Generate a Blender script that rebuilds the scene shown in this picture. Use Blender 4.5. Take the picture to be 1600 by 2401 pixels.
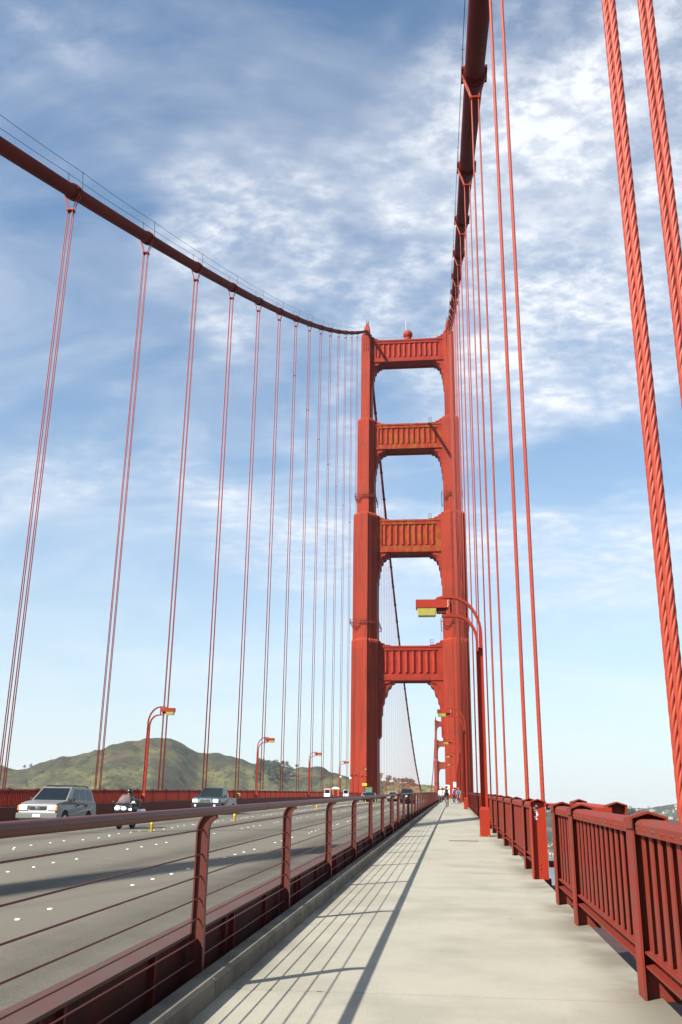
import bpy, bmesh, math, random
from mathutils import Vector, Matrix, noise
random.seed(7)
R = math.radians
for o in list(bpy.data.objects): bpy.data.objects.remove(o)
scene = bpy.context.scene
col = scene.collection

# ------------------------------------------------------------------ camera
CAM = Vector((11.8683, 0.0, 1.4206)); YAW, PITCH, ROLL = R(6.7657), R(18.1818), R(0.8054); FPX = 2197.86
PW, PH = 1600.0, 2401.0
_r = Vector((math.cos(YAW), math.sin(YAW), 0)); _f = Vector((-math.sin(YAW)*math.cos(PITCH), math.cos(YAW)*math.cos(PITCH), math.sin(PITCH))); _u = _r.cross(_f)
_r, _u = math.cos(ROLL)*_r+math.sin(ROLL)*_u, -math.sin(ROLL)*_r+math.cos(ROLL)*_u
cd = bpy.data.cameras.new('camera'); cam = bpy.data.objects.new('camera', cd); col.objects.link(cam)
cam.matrix_world = Matrix(((_r.x, _u.x, -_f.x, CAM.x), (_r.y, _u.y, -_f.y, CAM.y), (_r.z, _u.z, -_f.z, CAM.z), (0, 0, 0, 1)))
cd.sensor_fit = 'VERTICAL'; cd.sensor_height = 36; cd.lens = FPX/PH*36; cd.clip_start = .05; cd.clip_end = 60000
scene.camera = cam
def pray(x, y): return _f + _r*((x-PW/2)/FPX) - _u*((y-PH/2)/FPX)

# ------------------------------------------------------------------ sun, sky, exposure
SUN = Vector((-.90, -.90, 1.0)).normalized()
sl = bpy.data.lights.new('sun', 'SUN'); sl.energy = 5.0; sl.angle = R(.53); sl.color = (1, .94, .86)
so = bpy.data.objects.new('sun', sl); col.objects.link(so); so.rotation_euler = (-SUN).to_track_quat('-Z', 'Y').to_euler(); so.location = (0, 0, 400)
w = bpy.data.worlds.new('World'); scene.world = w; w.use_nodes = True
nt = w.node_tree; nt.nodes.clear()
def N(t, **k):
    n = nt.nodes.new(t)
    for a, b in k.items(): setattr(n, a, b)
    return n
def L(a, b): nt.links.new(a, b)
def M_(op, a, b=None, c=None):
    n = N('ShaderNodeMath', operation=op)
    for i, v in enumerate((a, b, c)):
        if v is None: continue
        if isinstance(v, (int, float)): n.inputs[i].default_value = v
        else: L(v, n.inputs[i])
    return n.outputs[0]
sky = N('ShaderNodeTexSky', sky_type='NISHITA'); sky.sun_disc = False; sky.sun_elevation = math.asin(SUN.z); sky.sun_rotation = R(225)
sky.air_density = 1.15; sky.dust_density = .5; sky.ozone_density = 2.2; sky.altitude = 70
tc = N('ShaderNodeTexCoord'); sp = N('ShaderNodeSeparateXYZ'); L(tc.outputs['Generated'], sp.inputs[0])
zz = M_('ADD', M_('MAXIMUM', sp.outputs[2], 0.0), .22)
cu = M_('DIVIDE', sp.outputs[0], zz); cv = M_('DIVIDE', sp.outputs[1], zz)
cx = N('ShaderNodeCombineXYZ'); L(cu, cx.inputs[0]); L(cv, cx.inputs[1])
def cloud(scale, detail, rough, dist, loc, stretch, rot):
    mp = N('ShaderNodeMapping'); mp.inputs['Location'].default_value = loc; mp.inputs['Scale'].default_value = stretch; mp.inputs['Rotation'].default_value = (0, 0, rot)
    L(cx.outputs[0], mp.inputs[0])
    n = N('ShaderNodeTexNoise'); n.inputs['Scale'].default_value = scale; n.inputs['Detail'].default_value = detail; n.inputs['Roughness'].default_value = rough; n.inputs['Distortion'].default_value = dist
    L(mp.outputs[0], n.inputs['Vector']); return n.outputs[0]
def ramp(v, a, b, c=0.0, d=1.0):
    n = N('ShaderNodeMapRange'); n.interpolation_type = 'SMOOTHSTEP'; L(v, n.inputs[0])
    for i, q in enumerate((a, b, c, d)): n.inputs[i+1].default_value = q
    return n.outputs[0]
big = ramp(cloud(1.45, 4, .55, .3, (14.6, 5.35, 0), (1, 1.1, 1), R(20)), .44, .60)
fine = ramp(cloud(5.5, 9, .60, .12, (0, 4, 2), (1, 1.2, 1), R(-30)), .34, .70)
puff = ramp(cloud(26, 6, .58, .05, (2, 0, 5), (1, 1.45, 1), R(-38)), .36, .66)
veil = ramp(cloud(1.7, 6, .6, .6, (7, 2, 1), (1, 2.0, 1), R(-15)), .40, .82, 0, .36)
m1 = M_('MULTIPLY', big, M_('ADD', M_('MULTIPLY', fine, .34), M_('ADD', M_('MULTIPLY', M_('ADD', fine, .35), M_('MULTIPLY', puff, .44)), .20)))
lowfade = ramp(sp.outputs[2], .10, .38)
mask = M_('MINIMUM', M_('ADD', M_('MULTIPLY', m1, lowfade), M_('MULTIPLY', veil, ramp(sp.outputs[2], .02, .3, .7, 1)))  , .95)
hz = M_('POWER', M_('SUBTRACT', 1.0, M_('MAXIMUM', sp.outputs[2], 0.0)), 4.2)
mix0 = N('ShaderNodeMix', data_type='RGBA'); L(M_('MULTIPLY', hz, .92), mix0.inputs[0]); tint = N('ShaderNodeMix', data_type='RGBA', blend_type='MULTIPLY'); tint.inputs[0].default_value = 1; L(sky.outputs[0], tint.inputs[6]); tint.inputs[7].default_value = (1.04, 1.20, 1.24, 1); L(tint.outputs[2], mix0.inputs[6]); mix0.inputs[7].default_value = (5.75, 6.2, 6.55, 1)
mix = N('ShaderNodeMix', data_type='RGBA'); L(mask, mix.inputs[0]); L(mix0.outputs[2], mix.inputs[6]); mix.inputs[7].default_value = (7.0, 7.25, 7.65, 1)
bg = N('ShaderNodeBackground'); bg.inputs[1].default_value = .0715; L(mix.outputs[2], bg.inputs[0])
wo = N('ShaderNodeOutputWorld'); L(bg.outputs[0], wo.inputs[0])
vs = scene.view_settings; vs.view_transform = 'Standard'; vs.look = 'None'; vs.exposure = 1.02; vs.gamma = 1; vs.use_curve_mapping = False
scene.render.engine = 'CYCLES'; scene.cycles.max_bounces = 6; scene.render.resolution_x = 682; scene.render.resolution_y = 1024

# ------------------------------------------------------------------ materials
MATS = {}
KA = .54                                              # paints and concrete measured against this exposure
DULL = {'plate_dusty', 'slab', 'kerb', 'steel_plate', 'yellow', 'yellow_lens', 'silver_car', 'house_wall', 'house_roof', 'orange_hut', 'skin', 'jeans'}
def mat(name, c, rough=.55, metal=0., c2=None, scale=3., amt=.5, bump=0., bscale=30., spec=None, stretch=(1, 1, 1), det=5., emit=None, trans=0., lohi=(.4, .65)):
    if name in DULL or name.startswith('paint'): c = tuple(v*KA for v in c); c2 = tuple(v*KA for v in c2) if c2 else None
    m = bpy.data.materials.new(name); m.use_nodes = True; t = m.node_tree; b = t.nodes['Principled BSDF']
    b.inputs['Base Color'].default_value = (*c, 1); b.inputs['Roughness'].default_value = rough; b.inputs['Metallic'].default_value = metal
    b.inputs['Specular IOR Level'].default_value = spec if spec is not None else (.16 if name.startswith(('paint', 'plate')) else .4)
    g = t.nodes.new('ShaderNodeTexCoord'); mp = t.nodes.new('ShaderNodeMapping'); mp.inputs['Scale'].default_value = stretch
    t.links.new(g.outputs['Object'], mp.inputs[0])
    if c2 is not None:
        n = t.nodes.new('ShaderNodeTexNoise'); n.inputs['Scale'].default_value = scale; n.inputs['Detail'].default_value = det; n.inputs['Roughness'].default_value = .62
        t.links.new(mp.outputs[0], n.inputs['Vector'])
        r = t.nodes.new('ShaderNodeMapRange'); t.links.new(n.outputs[0], r.inputs[0]); r.inputs[1].default_value = lohi[0]; r.inputs[2].default_value = lohi[1]; r.inputs[4].default_value = amt
        x = t.nodes.new('ShaderNodeMix'); x.data_type = 'RGBA'; t.links.new(r.outputs[0], x.inputs[0]); x.inputs[6].default_value = (*c, 1); x.inputs[7].default_value = (*c2, 1)
        t.links.new(x.outputs[2], b.inputs['Base Color'])
    if bump:
        n = t.nodes.new('ShaderNodeTexNoise'); n.inputs['Scale'].default_value = bscale; n.inputs['Detail'].default_value = 6
        t.links.new(mp.outputs[0], n.inputs['Vector'])
        k = t.nodes.new('ShaderNodeBump'); k.inputs['Strength'].default_value = bump; k.inputs['Distance'].default_value = .02
        t.links.new(n.outputs[0], k.inputs['Height']); t.links.new(k.outputs[0], b.inputs['Normal'])
    if emit: b.inputs['Emission Color'].default_value = (*emit[:3], 1); b.inputs['Emission Strength'].default_value = emit[3]
    if trans: b.inputs['Transmission Weight'].default_value = trans
    MATS[name] = m; return m
ORG = (.50, .047, .020)
mat('paint', ORG, .48, c2=(.35, .034, .018), scale=1.3, amt=.55, bump=.12, bscale=14)
mat('paint_tower', (.56, .066, .028), .62, c2=(.44, .066, .036), scale=.16, amt=.8, det=8)
mat('paint_moss', (.42, .038, .016), .75, c2=(.40, .130, .014), scale=.62, amt=.95, det=9, stretch=(1.2, 1, .5), lohi=(.46, .60))
mat('paint_strut', (.52, .047, .020), .6, c2=(.35, .026, .014), scale=.3, amt=.8)
mat('paint_rope', (.58, .078, .036), .48, spec=.3, c2=(.44, .048, .024), scale=7, amt=.5)
mat('paint_cable', (.25, .032, .019), .7, spec=.05, c2=(.15, .019, .012), scale=.5, amt=.6)
mat('paint_rail', (.19, .052, .040), .42, c2=(.15, .055, .045), scale=2.2, amt=.6, bump=.1, bscale=40)
mat('paint_old', (.22, .030, .020), .6, c2=(.13, .036, .027), scale=2.5, amt=.9, bump=.2, bscale=20)
mat('paint_dusty', (.34, .038, .020), .6, c2=(.21, .075, .052), scale=5.5, amt=.75, bump=.15, bscale=25, det=8)
mat('plate_dusty', (.165, .078, .060), .6, c2=(.15, .105, .085), scale=1.7, amt=.9, det=8, bump=.1)
mat('water', (.045, .085, .11), .18, bump=.35, bscale=.05, c2=(.06, .10, .125), scale=.004)
mat('slab', (.60, .57, .452), .85, c2=(.49, .462, .360), scale=1.1, amt=.75, bump=.18, bscale=90, det=9)
def slab_wear(m):
    t = m.node_tree; b = t.nodes['Principled BSDF']; src = b.inputs['Base Color'].links[0].from_socket; g = t.nodes.new('ShaderNodeTexCoord')
    def rng(v, a, c, lo=0., hi=1.):
        r = t.nodes.new('ShaderNodeMapRange'); r.interpolation_type = 'SMOOTHSTEP'; t.links.new(v, r.inputs[0])
        for i, q in enumerate((a, c, lo, hi)): r.inputs[i+1].default_value = q
        return r.outputs[0]
    def mul(a, c):
        n = t.nodes.new('ShaderNodeMath'); n.operation = 'MULTIPLY'; t.links.new(a, n.inputs[0]); t.links.new(c, n.inputs[1]); return n.outputs[0]
    def mixc(f, a, c):
        x = t.nodes.new('ShaderNodeMix'); x.data_type = 'RGBA'; t.links.new(f, x.inputs[0]); t.links.new(a, x.inputs[6]); x.inputs[7].default_value = (*c, 1); return x.outputs[2]
    vo = t.nodes.new('ShaderNodeTexVoronoi'); vo.inputs['Scale'].default_value = 2.9; vo.inputs['Randomness'].default_value = 1; t.links.new(g.outputs['Object'], vo.inputs['Vector'])
    n1 = t.nodes.new('ShaderNodeTexNoise'); n1.inputs['Scale'].default_value = .9; n1.inputs['Detail'].default_value = 8; t.links.new(g.outputs['Object'], n1.inputs['Vector'])
    n2 = t.nodes.new('ShaderNodeTexNoise'); n2.inputs['Scale'].default_value = 5; n2.inputs['Detail'].default_value = 8; t.links.new(g.outputs['Object'], n2.inputs['Vector'])
    n3 = t.nodes.new('ShaderNodeTexNoise'); n3.inputs['Scale'].default_value = 120; n3.inputs['Detail'].default_value = 2; t.links.new(g.outputs['Object'], n3.inputs['Vector'])
    c = mixc(mul(rng(vo.outputs['Distance'], .085, .06), rng(n2.outputs[0], .50, .56, 0, .85)), src, (.08, .072, .056))
    s_ = t.nodes.new('ShaderNodeSeparateXYZ'); t.links.new(g.outputs['Object'], s_.inputs[0])
    c = mixc(mul(rng(s_.outputs[0], 12.75, 13.28), rng(n1.outputs[0], .36, .60, .1, .9)), c, (.12, .092, .062))
    c = mixc(mul(rng(s_.outputs[0], 10.42, 10.20), rng(n1.outputs[0], .35, .6, .1, .75)), c, (.13, .118, .09))
    c = mixc(rng(n1.outputs[0], .48, .66, 0, .34), c, (.185, .172, .132)); c = mixc(rng(n3.outputs[0], .45, .70, 0, .34), c, (.14, .128, .10))
    t.links.new(c, b.inputs['Base Color'])
slab_wear(MATS['slab'])
mat('kerb', (.27, .248, .188), .85, c2=(.125, .114, .085), scale=2.6, amt=.8, bump=.35, bscale=45, det=9)
mat('joint_fill', (.10, .095, .08), .9)
mat('steel_plate', (.20, .055, .045), .6, c2=(.12, .06, .05), scale=6)
mat('marker', (.60, .585, .53), .6, c2=(.34, .32, .28), scale=.4, amt=.8)
mat('yellow', (.72, .44, .02), .5, c2=(.55, .33, .03), scale=14)
mat('yellow_lens', (.62, .56, .14), .3, spec=.4, c2=(.52, .40, .03), scale=9)
mat('silver_car', (.36, .355, .335), .3, metal=.3, spec=.5)
mat('teal_car', (.012, .040, .046), .22, spec=.7)
mat('white_car', (.76, .76, .74), .35)
mat('black_car', (.012, .012, .014), .25, spec=.6)
mat('sedan_car', (.30, .31, .33), .28, metal=.3)
mat('glass', (.010, .014, .016), .05, spec=.30, bump=.25, bscale=2.2)
mat('tyre', (.016, .016, .017), .85)
mat('chrome', (.62, .62, .62), .22, metal=.9)
mat('lamp_glass', (.82, .80, .72), .12, spec=.8)
mat('head_lit', (.9, .9, .8), .1, emit=(1, .93, .75, 1.6))
mat('amber', (.75, .22, .05), .3)
mat('red_lens', (.5, .02, .015), .3)
mat('black_plastic', (.02, .02, .021), .6)
mat('blue_badge', (.02, .05, .22), .3)
mat('white_paint', (.78, .77, .73), .5, c2=(.70, .68, .62), scale=12)
mat('sign_yellow', (.85, .52, .03), .5)
mat('notice_ochre', (.36, .20, .06), .7)
mat('sign_green', (.09, .16, .10), .6)
mat('orange_hut', (.62, .10, .03), .6)
mat('skin', (.55, .32, .23), .6)
mat('cream_shirt', (.72, .68, .57), .85)
mat('jeans', (.075, .115, .18), .85, c2=(.13, .18, .25), scale=12)
mat('black_cloth', (.015, .015, .017), .8)
mat('white_cloth', (.78, .77, .76), .8)
mat('purple_cloth', (.30, .16, .42), .8)
mat('grey_cloth', (.20, .21, .22), .85)
mat('shoe_white', (.75, .74, .72), .7)
mat('hair', (.03, .022, .016), .7)
mat('bike_frame', (.16, .045, .03), .35)
mat('bike_dark', (.02, .02, .022), .4)
mat('house_wall', (.72, .68, .60), .8, c2=(.55, .48, .40), scale=.004)
mat('house_roof', (.30, .17, .12), .8)
mat('leaf', (.035, .055, .022), .8, c2=(.055, .06, .035), scale=.05)
mat('trunk', (.09, .065, .045), .9)
mat('gap_shade', (.045, .024, .020), .8, c2=(.08, .03, .022), scale=2)  # near-black colour stands in for shade in the gap below the railing
mat('paint_shaded', (.115, .020, .014), .75, c2=(.06, .016, .012), scale=1.6, amt=.9, det=8)  # girder web red, darkened to paint in the shade on its walk side
mat('dark_metal', (.03, .022, .02), .6)
mat('rust_streak', (.35, .12, .04), .8)

def plates(m, w_, h_, dark):
    t = m.node_tree; b = t.nodes['Principled BSDF']; src = b.inputs['Base Color'].links[0].from_socket; g = t.nodes.new('ShaderNodeTexCoord'); s_ = t.nodes.new('ShaderNodeSeparateXYZ'); t.links.new(g.outputs['Object'], s_.inputs[0])
    a = t.nodes.new('ShaderNodeMath'); a.operation = 'ADD'; t.links.new(s_.outputs[0], a.inputs[0]); t.links.new(s_.outputs[1], a.inputs[1]); c = t.nodes.new('ShaderNodeCombineXYZ'); t.links.new(a.outputs[0], c.inputs[0]); t.links.new(s_.outputs[2], c.inputs[1])
    k = t.nodes.new('ShaderNodeTexBrick'); t.links.new(c.outputs[0], k.inputs['Vector']); k.inputs['Scale'].default_value = 1; k.inputs['Brick Width'].default_value = w_; k.inputs['Row Height'].default_value = h_; k.inputs['Mortar Size'].default_value = .035; k.inputs['Bias'].default_value = -.2
    k.inputs['Color1'].default_value = (1, 1, 1, 1); k.inputs['Color2'].default_value = (dark, dark, dark, 1); k.inputs['Mortar'].default_value = (.72, .70, .70, 1)
    mp = t.nodes.new('ShaderNodeMapping'); mp.inputs['Scale'].default_value = (1.4, 1.4, .07); t.links.new(g.outputs['Object'], mp.inputs[0]); n = t.nodes.new('ShaderNodeTexNoise'); n.inputs['Scale'].default_value = 1; n.inputs['Detail'].default_value = 6; t.links.new(mp.outputs[0], n.inputs['Vector'])
    r = t.nodes.new('ShaderNodeMapRange'); t.links.new(n.outputs[0], r.inputs[0]); r.inputs[1].default_value = .45; r.inputs[2].default_value = .72; r.inputs[3].default_value = 1; r.inputs[4].default_value = .74
    x = t.nodes.new('ShaderNodeMix'); x.data_type = 'RGBA'; x.blend_type = 'MULTIPLY'; x.inputs[0].default_value = 1; t.links.new(src, x.inputs[6]); t.links.new(k.outputs['Color'], x.inputs[7])
    y = t.nodes.new('ShaderNodeMix'); y.data_type = 'RGBA'; y.blend_type = 'MULTIPLY'; y.inputs[0].default_value = 1; t.links.new(x.outputs[2], y.inputs[6]); t.links.new(r.outputs[0], y.inputs[7]); t.links.new(y.outputs[2], b.inputs['Base Color'])
plates(MATS['paint_tower'], 1.9, 6.1, .86); plates(MATS['paint_strut'], 3.2, 2.6, .9)
def road_mat():
    m = bpy.data.materials.new('road'); m.use_nodes = True; t = m.node_tree; b = t.nodes['Principled BSDF']; b.inputs['Roughness'].default_value = .85; b.inputs['Specular IOR Level'].default_value = .12
    g = t.nodes.new('ShaderNodeTexCoord'); s = t.nodes.new('ShaderNodeSeparateXYZ'); t.links.new(g.outputs['Object'], s.inputs[0])
    def mth(op, a, c=None):
        n = t.nodes.new('ShaderNodeMath'); n.operation = op
        for i, v in enumerate((a, c)):
            if v is None: continue
            if isinstance(v, (int, float)): n.inputs[i].default_value = v
            else: t.links.new(v, n.inputs[i])
        return n.outputs[0]
    # oil and rubber stains run along the lanes
    mp = t.nodes.new('ShaderNodeMapping'); mp.inputs['Scale'].default_value = (1.2, .06, 1); t.links.new(g.outputs['Object'], mp.inputs[0])
    n1 = t.nodes.new('ShaderNodeTexNoise'); n1.inputs['Scale'].default_value = 1; n1.inputs['Detail'].default_value = 5; t.links.new(mp.outputs[0], n1.inputs['Vector'])
    wob = mth('ADD', s.outputs[0], mth('MULTIPLY', n1.outputs[0], .35))
    lane = mth('ADD', mth('MULTIPLY', mth('COSINE', mth('MULTIPLY', mth('SUBTRACT', wob, 1.70), 2*math.pi/3.05)), .5), .5)
    n2 = t.nodes.new('ShaderNodeTexNoise'); n2.inputs['Scale'].default_value = 1.1; n2.inputs['Detail'].default_value = 9; t.links.new(g.outputs['Object'], n2.inputs['Vector'])
    n3 = t.nodes.new('ShaderNodeTexNoise'); n3.inputs['Scale'].default_value = 34; n3.inputs['Detail'].default_value = 3; t.links.new(g.outputs['Object'], n3.inputs['Vector'])
    f = mth('ADD', mth('MULTIPLY', mth('MULTIPLY', lane, lane), mth('MULTIPLY', n1.outputs[0], 1.15)), mth('MULTIPLY', mth('SUBTRACT', n2.outputs[0], .5), .55))
    f = mth('ADD', f, mth('MULTIPLY', mth('SUBTRACT', n3.outputs[0], .5), .85))
    x = t.nodes.new('ShaderNodeMix'); x.data_type = 'RGBA'; x.clamp_factor = True; t.links.new(f, x.inputs[0]); x.inputs[6].default_value = (.142, .129, .101, 1); x.inputs[7].default_value = (.052, .047, .038, 1)
    t.links.new(x.outputs[2], b.inputs['Base Color'])
    k = t.nodes.new('ShaderNodeBump'); k.inputs['Strength'].default_value = .35; k.inputs['Distance'].default_value = .01; t.links.new(n3.outputs[0], k.inputs['Height']); t.links.new(k.outputs[0], b.inputs['Normal'])
    MATS['road'] = m
road_mat()
def hill_mat(name, grass, scrub, soil):
    m = bpy.data.materials.new(name); m.use_nodes = True; t = m.node_tree; b = t.nodes['Principled BSDF']; b.inputs['Roughness'].default_value = .95; b.inputs['Specular IOR Level'].default_value = .1
    g = t.nodes.new('ShaderNodeTexCoord')
    def nz(sc, det, lo, hi, st=(1, 1, 1)):
        mp = t.nodes.new('ShaderNodeMapping'); mp.inputs['Scale'].default_value = st; t.links.new(g.outputs['Object'], mp.inputs[0])
        n = t.nodes.new('ShaderNodeTexNoise'); n.inputs['Scale'].default_value = sc; n.inputs['Detail'].default_value = det; n.inputs['Roughness'].default_value = .65; n.inputs['Distortion'].default_value = .4
        t.links.new(mp.outputs[0], n.inputs['Vector'])
        r = t.nodes.new('ShaderNodeMapRange'); t.links.new(n.outputs[0], r.inputs[0]); r.inputs[1].default_value = lo; r.inputs[2].default_value = hi; return r.outputs[0]
    def mx(f, a, c):
        x = t.nodes.new('ShaderNodeMix'); x.data_type = 'RGBA'; t.links.new(f, x.inputs[0])
        for i, v in ((6, a), (7, c)):
            if isinstance(v, tuple): x.inputs[i].default_value = (*v, 1)
            else: t.links.new(v, x.inputs[i])
        return x.outputs[2]
    c = mx(nz(.0065, 9, .40, .56), grass, scrub)
    c = mx(nz(.035, 8, .50, .66), c, tuple(.55*v for v in scrub))
    c = mx(nz(.11, 5, .54, .60), c, tuple(.45*v for v in scrub)); c = mx(nz(.022, 9, .56, .62), c, tuple(.6*v for v in grass))
    c = mx(nz(.0042, 8, .58, .68, (1, 1, 5)), c, soil)
    t.links.new(c, b.inputs['Base Color']); MATS[name] = m
hill_mat('hill', (.125, .122, .046), (.046, .045, .025), (.125, .074, .046))
hill_mat('hill_far', (.070, .085, .044), (.036, .043, .030), (.12, .10, .08))

# ------------------------------------------------------------------ helpers
G0, G1 = .031289, 1.49140e-5
def zd(y): return G0*y - G1*y*y                    # the deck's grade and vertical curve
def zr(x): return -.216 - .084*(x/6.1)**2          # road crown, below the sidewalk
class MB:
    def __init__(s): s.v = []; s.f = []; s.mi = []; s.cur = 0
    def add(s, vs, fs):
        o = len(s.v); s.v += [tuple(p) for p in vs]; s.f += [tuple(i+o for i in f) for f in fs]; s.mi += [s.cur]*len(fs)
    def hexa(s, p): s.add(p, [(0, 3, 2, 1), (4, 5, 6, 7), (0, 1, 5, 4), (1, 2, 6, 5), (2, 3, 7, 6), (3, 0, 4, 7)])
    def box(s, x0, x1, y0, y1, z0, z1): s.hexa([(x0, y0, z0), (x1, y0, z0), (x1, y1, z0), (x0, y1, z0), (x0, y0, z1), (x1, y0, z1), (x1, y1, z1), (x0, y1, z1)])
    def prism(s, poly, axis, a0, a1):
        def P(p, a): return (a, p[0], p[1]) if axis == 'x' else ((p[0], a, p[1]) if axis == 'y' else (p[0], p[1], a))
        n = len(poly); area = sum(poly[i][0]*poly[(i+1) % n][1]-poly[(i+1) % n][0]*poly[i][1] for i in range(n))
        if (area < 0) != (axis == 'y'): poly = poly[::-1]
        v = [P(p, a0) for p in poly]+[P(p, a1) for p in poly]
        s.add(v, [tuple(range(n))[::-1], tuple(range(n, 2*n))]+[(i, (i+1) % n, n+(i+1) % n, n+i) for i in range(n)])
    def tube(s, path, r, n=8, cap=True, prof=None, twist=0.):
        path = [Vector(p) for p in path]; m = len(path); rr = r if isinstance(r, (list, tuple)) else [r]*m
        t0 = (path[1]-path[0]).normalized(); up = Vector((0, 0, 1)) if abs(t0.z) < .9 else Vector((1, 0, 0))
        a = t0.cross(up).normalized(); vs = []
        for i, p in enumerate(path):
            t = (path[min(i+1, m-1)]-path[max(i-1, 0)]).normalized()
            a = (a-t*a.dot(t)).normalized(); b = t.cross(a)
            for k in range(n):
                q = 2*math.pi*k/n+twist*i; rad = rr[i]*(prof[k] if prof else 1)
                vs.append(p+a*math.cos(q)*rad+b*math.sin(q)*rad)
        fs = [(i*n+k, i*n+(k+1) % n, (i+1)*n+(k+1) % n, (i+1)*n+k) for i in range(m-1) for k in range(n)]
        if cap: fs += [tuple(range(n))[::-1], tuple(range((m-1)*n, m*n))]
        s.add(vs, fs)
    def torus(s, c, R0, r, axis='x', n=24, k=8):
        vs = []
        for i in range(n):
            a = 2*math.pi*i/n
            for j in range(k):
                b = 2*math.pi*j/k; q = R0+r*math.cos(b); u, v, ww = q*math.cos(a), q*math.sin(a), r*math.sin(b)
                vs.append((c[0]+ww, c[1]+u, c[2]+v) if axis == 'x' else (c[0]+u, c[1]+ww, c[2]+v))
        s.add(vs, [(i*k+j, ((i+1) % n)*k+j, ((i+1) % n)*k+(j+1) % k, i*k+(j+1) % k) for i in range(n) for j in range(k)])
    def ball(s, c, r, seg=12, ring=8):
        rx, ry, rz = r if isinstance(r, tuple) else (r, r, r); vs = [(c[0], c[1], c[2]-rz)]
        for i in range(1, ring):
            a = -math.pi/2+math.pi*i/ring
            for j in range(seg): b = 2*math.pi*j/seg; vs.append((c[0]+rx*math.cos(a)*math.cos(b), c[1]+ry*math.cos(a)*math.sin(b), c[2]+rz*math.sin(a)))
        vs.append((c[0], c[1], c[2]+rz)); e = len(vs)-1
        fs = [(0, 1+(j+1) % seg, 1+j) for j in range(seg)]
        for i in range(ring-2):
            for j in range(seg): fs.append((1+i*seg+j, 1+i*seg+(j+1) % seg, 1+(i+1)*seg+(j+1) % seg, 1+(i+1)*seg+j))
        fs += [(e, 1+(ring-2)*seg+j, 1+(ring-2)*seg+(j+1) % seg) for j in range(seg)]
        s.add(vs, fs)
    def cyl(s, c, r, h, axis='z', n=16, r2=None):
        d = {'x': Vector((1, 0, 0)), 'y': Vector((0, 1, 0)), 'z': Vector((0, 0, 1))}[axis]; c = Vector(c); s.tube([c, c+d*h], [r, r if r2 is None else r2], n)
    def strip(s, prof, ys, closed=True):              # cross-section (x,z) swept along y
        n = len(prof); vs = [(p[0], y, p[1]) for y in ys for p in prof]; m = len(ys)
        fs = [(i*n+k, (i+1)*n+k, (i+1)*n+(k+1) % n, i*n+(k+1) % n) for i in range(m-1) for k in range(n if closed else n-1)]
        if closed: fs += [tuple(range(n)), tuple(range((m-1)*n, m*n))[::-1]]
        s.add(vs, fs)
    def mesh(s, name, bend=False, smooth=False):
        me = bpy.data.meshes.new(name); vs = [(x, y, z+zd(y)) for x, y, z in s.v] if bend else s.v
        me.from_pydata(vs, [], s.f); me.update()
        if smooth: me.polygons.foreach_set('use_smooth', [True]*len(me.polygons))
        return me
    def build(s, name, mats, parent=None, bend=False, smooth=False, bevel=0, fixn=False):
        me = s.mesh(name, bend, smooth); mats = [mats] if isinstance(mats, str) else mats
        for k in mats: me.materials.append(MATS[k])
        if len(mats) > 1: me.polygons.foreach_set('material_index', s.mi)
        if fixn or bevel:
            bm = bmesh.new(); bm.from_mesh(me); bmesh.ops.recalc_face_normals(bm, faces=bm.faces)
            if bevel:
                es = [e for e in bm.edges if len(e.link_faces) == 2 and e.calc_face_angle(0) > .5]
                bmesh.ops.bevel(bm, geom=es, offset=bevel, segments=3, profile=.6, affect='EDGES', clamp_overlap=True)
            bm.to_mesh(me); bm.free()
            if smooth: me.polygons.foreach_set('use_smooth', [True]*len(me.polygons))
        return link(name, me, parent)
def link(name, me, parent=None, loc=None):
    o = bpy.data.objects.new(name, me); col.objects.link(o)
    if parent: o.parent = parent
    if loc: o.location = loc
    return o
def tag(o, label=None, cat=None, group=None, kind=None):
    for k, v in (('label', label), ('category', cat), ('group', group), ('kind', kind)):
        if v: o[k] = v
    return o
def empty(name, loc=(0, 0, 0), label=None, cat=None, group=None, rz=0):
    o = bpy.data.objects.new(name, None); col.objects.link(o); o.location = loc; o.rotation_euler[2] = rz; o.empty_display_size = .2
    return tag(o, label, cat, group)
def nth(n):
    a = 'zeroth first second third fourth fifth sixth seventh eighth ninth tenth eleventh twelfth thirteenth fourteenth fifteenth sixteenth seventeenth eighteenth nineteenth'.split()
    if n < 20: return a[n]
    t, u = divmod(n, 10); b = {2: 'twent', 3: 'thirt', 4: 'fort', 5: 'fift', 6: 'sixt'}[t]; return b+'ieth' if u == 0 else b+'y-'+a[u]
def copy_tree(o, parent=None):
    c = o.copy(); col.objects.link(c); c.parent = parent
    for ch in [k for k in bpy.data.objects if k.parent == o]: copy_tree(ch, c)
    return c
def frange(a, b, st):
    n = max(1, int(round((b-a)/st))); return [a+(b-a)*i/n for i in range(n+1)]
XC = 13.716; Y0 = 7.3531; S = 15.24; YT = 285.48; YT2 = YT+1280; ZT = zd(YT)
DS, DE = -45.0, 1640.0                                # deck start and end

# ------------------------------------------------------------------ the setting
m = MB(); m.add([(-30000, -30000, 0), (30000, -30000, 0), (30000, 40000, 0), (-30000, 40000, 0)], [(0, 1, 2, 3)])
sea = m.build('water', 'water'); sea.location.z = -70; tag(sea, 'grey blue strait far below the bridge deck', 'water', kind='structure')

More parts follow.
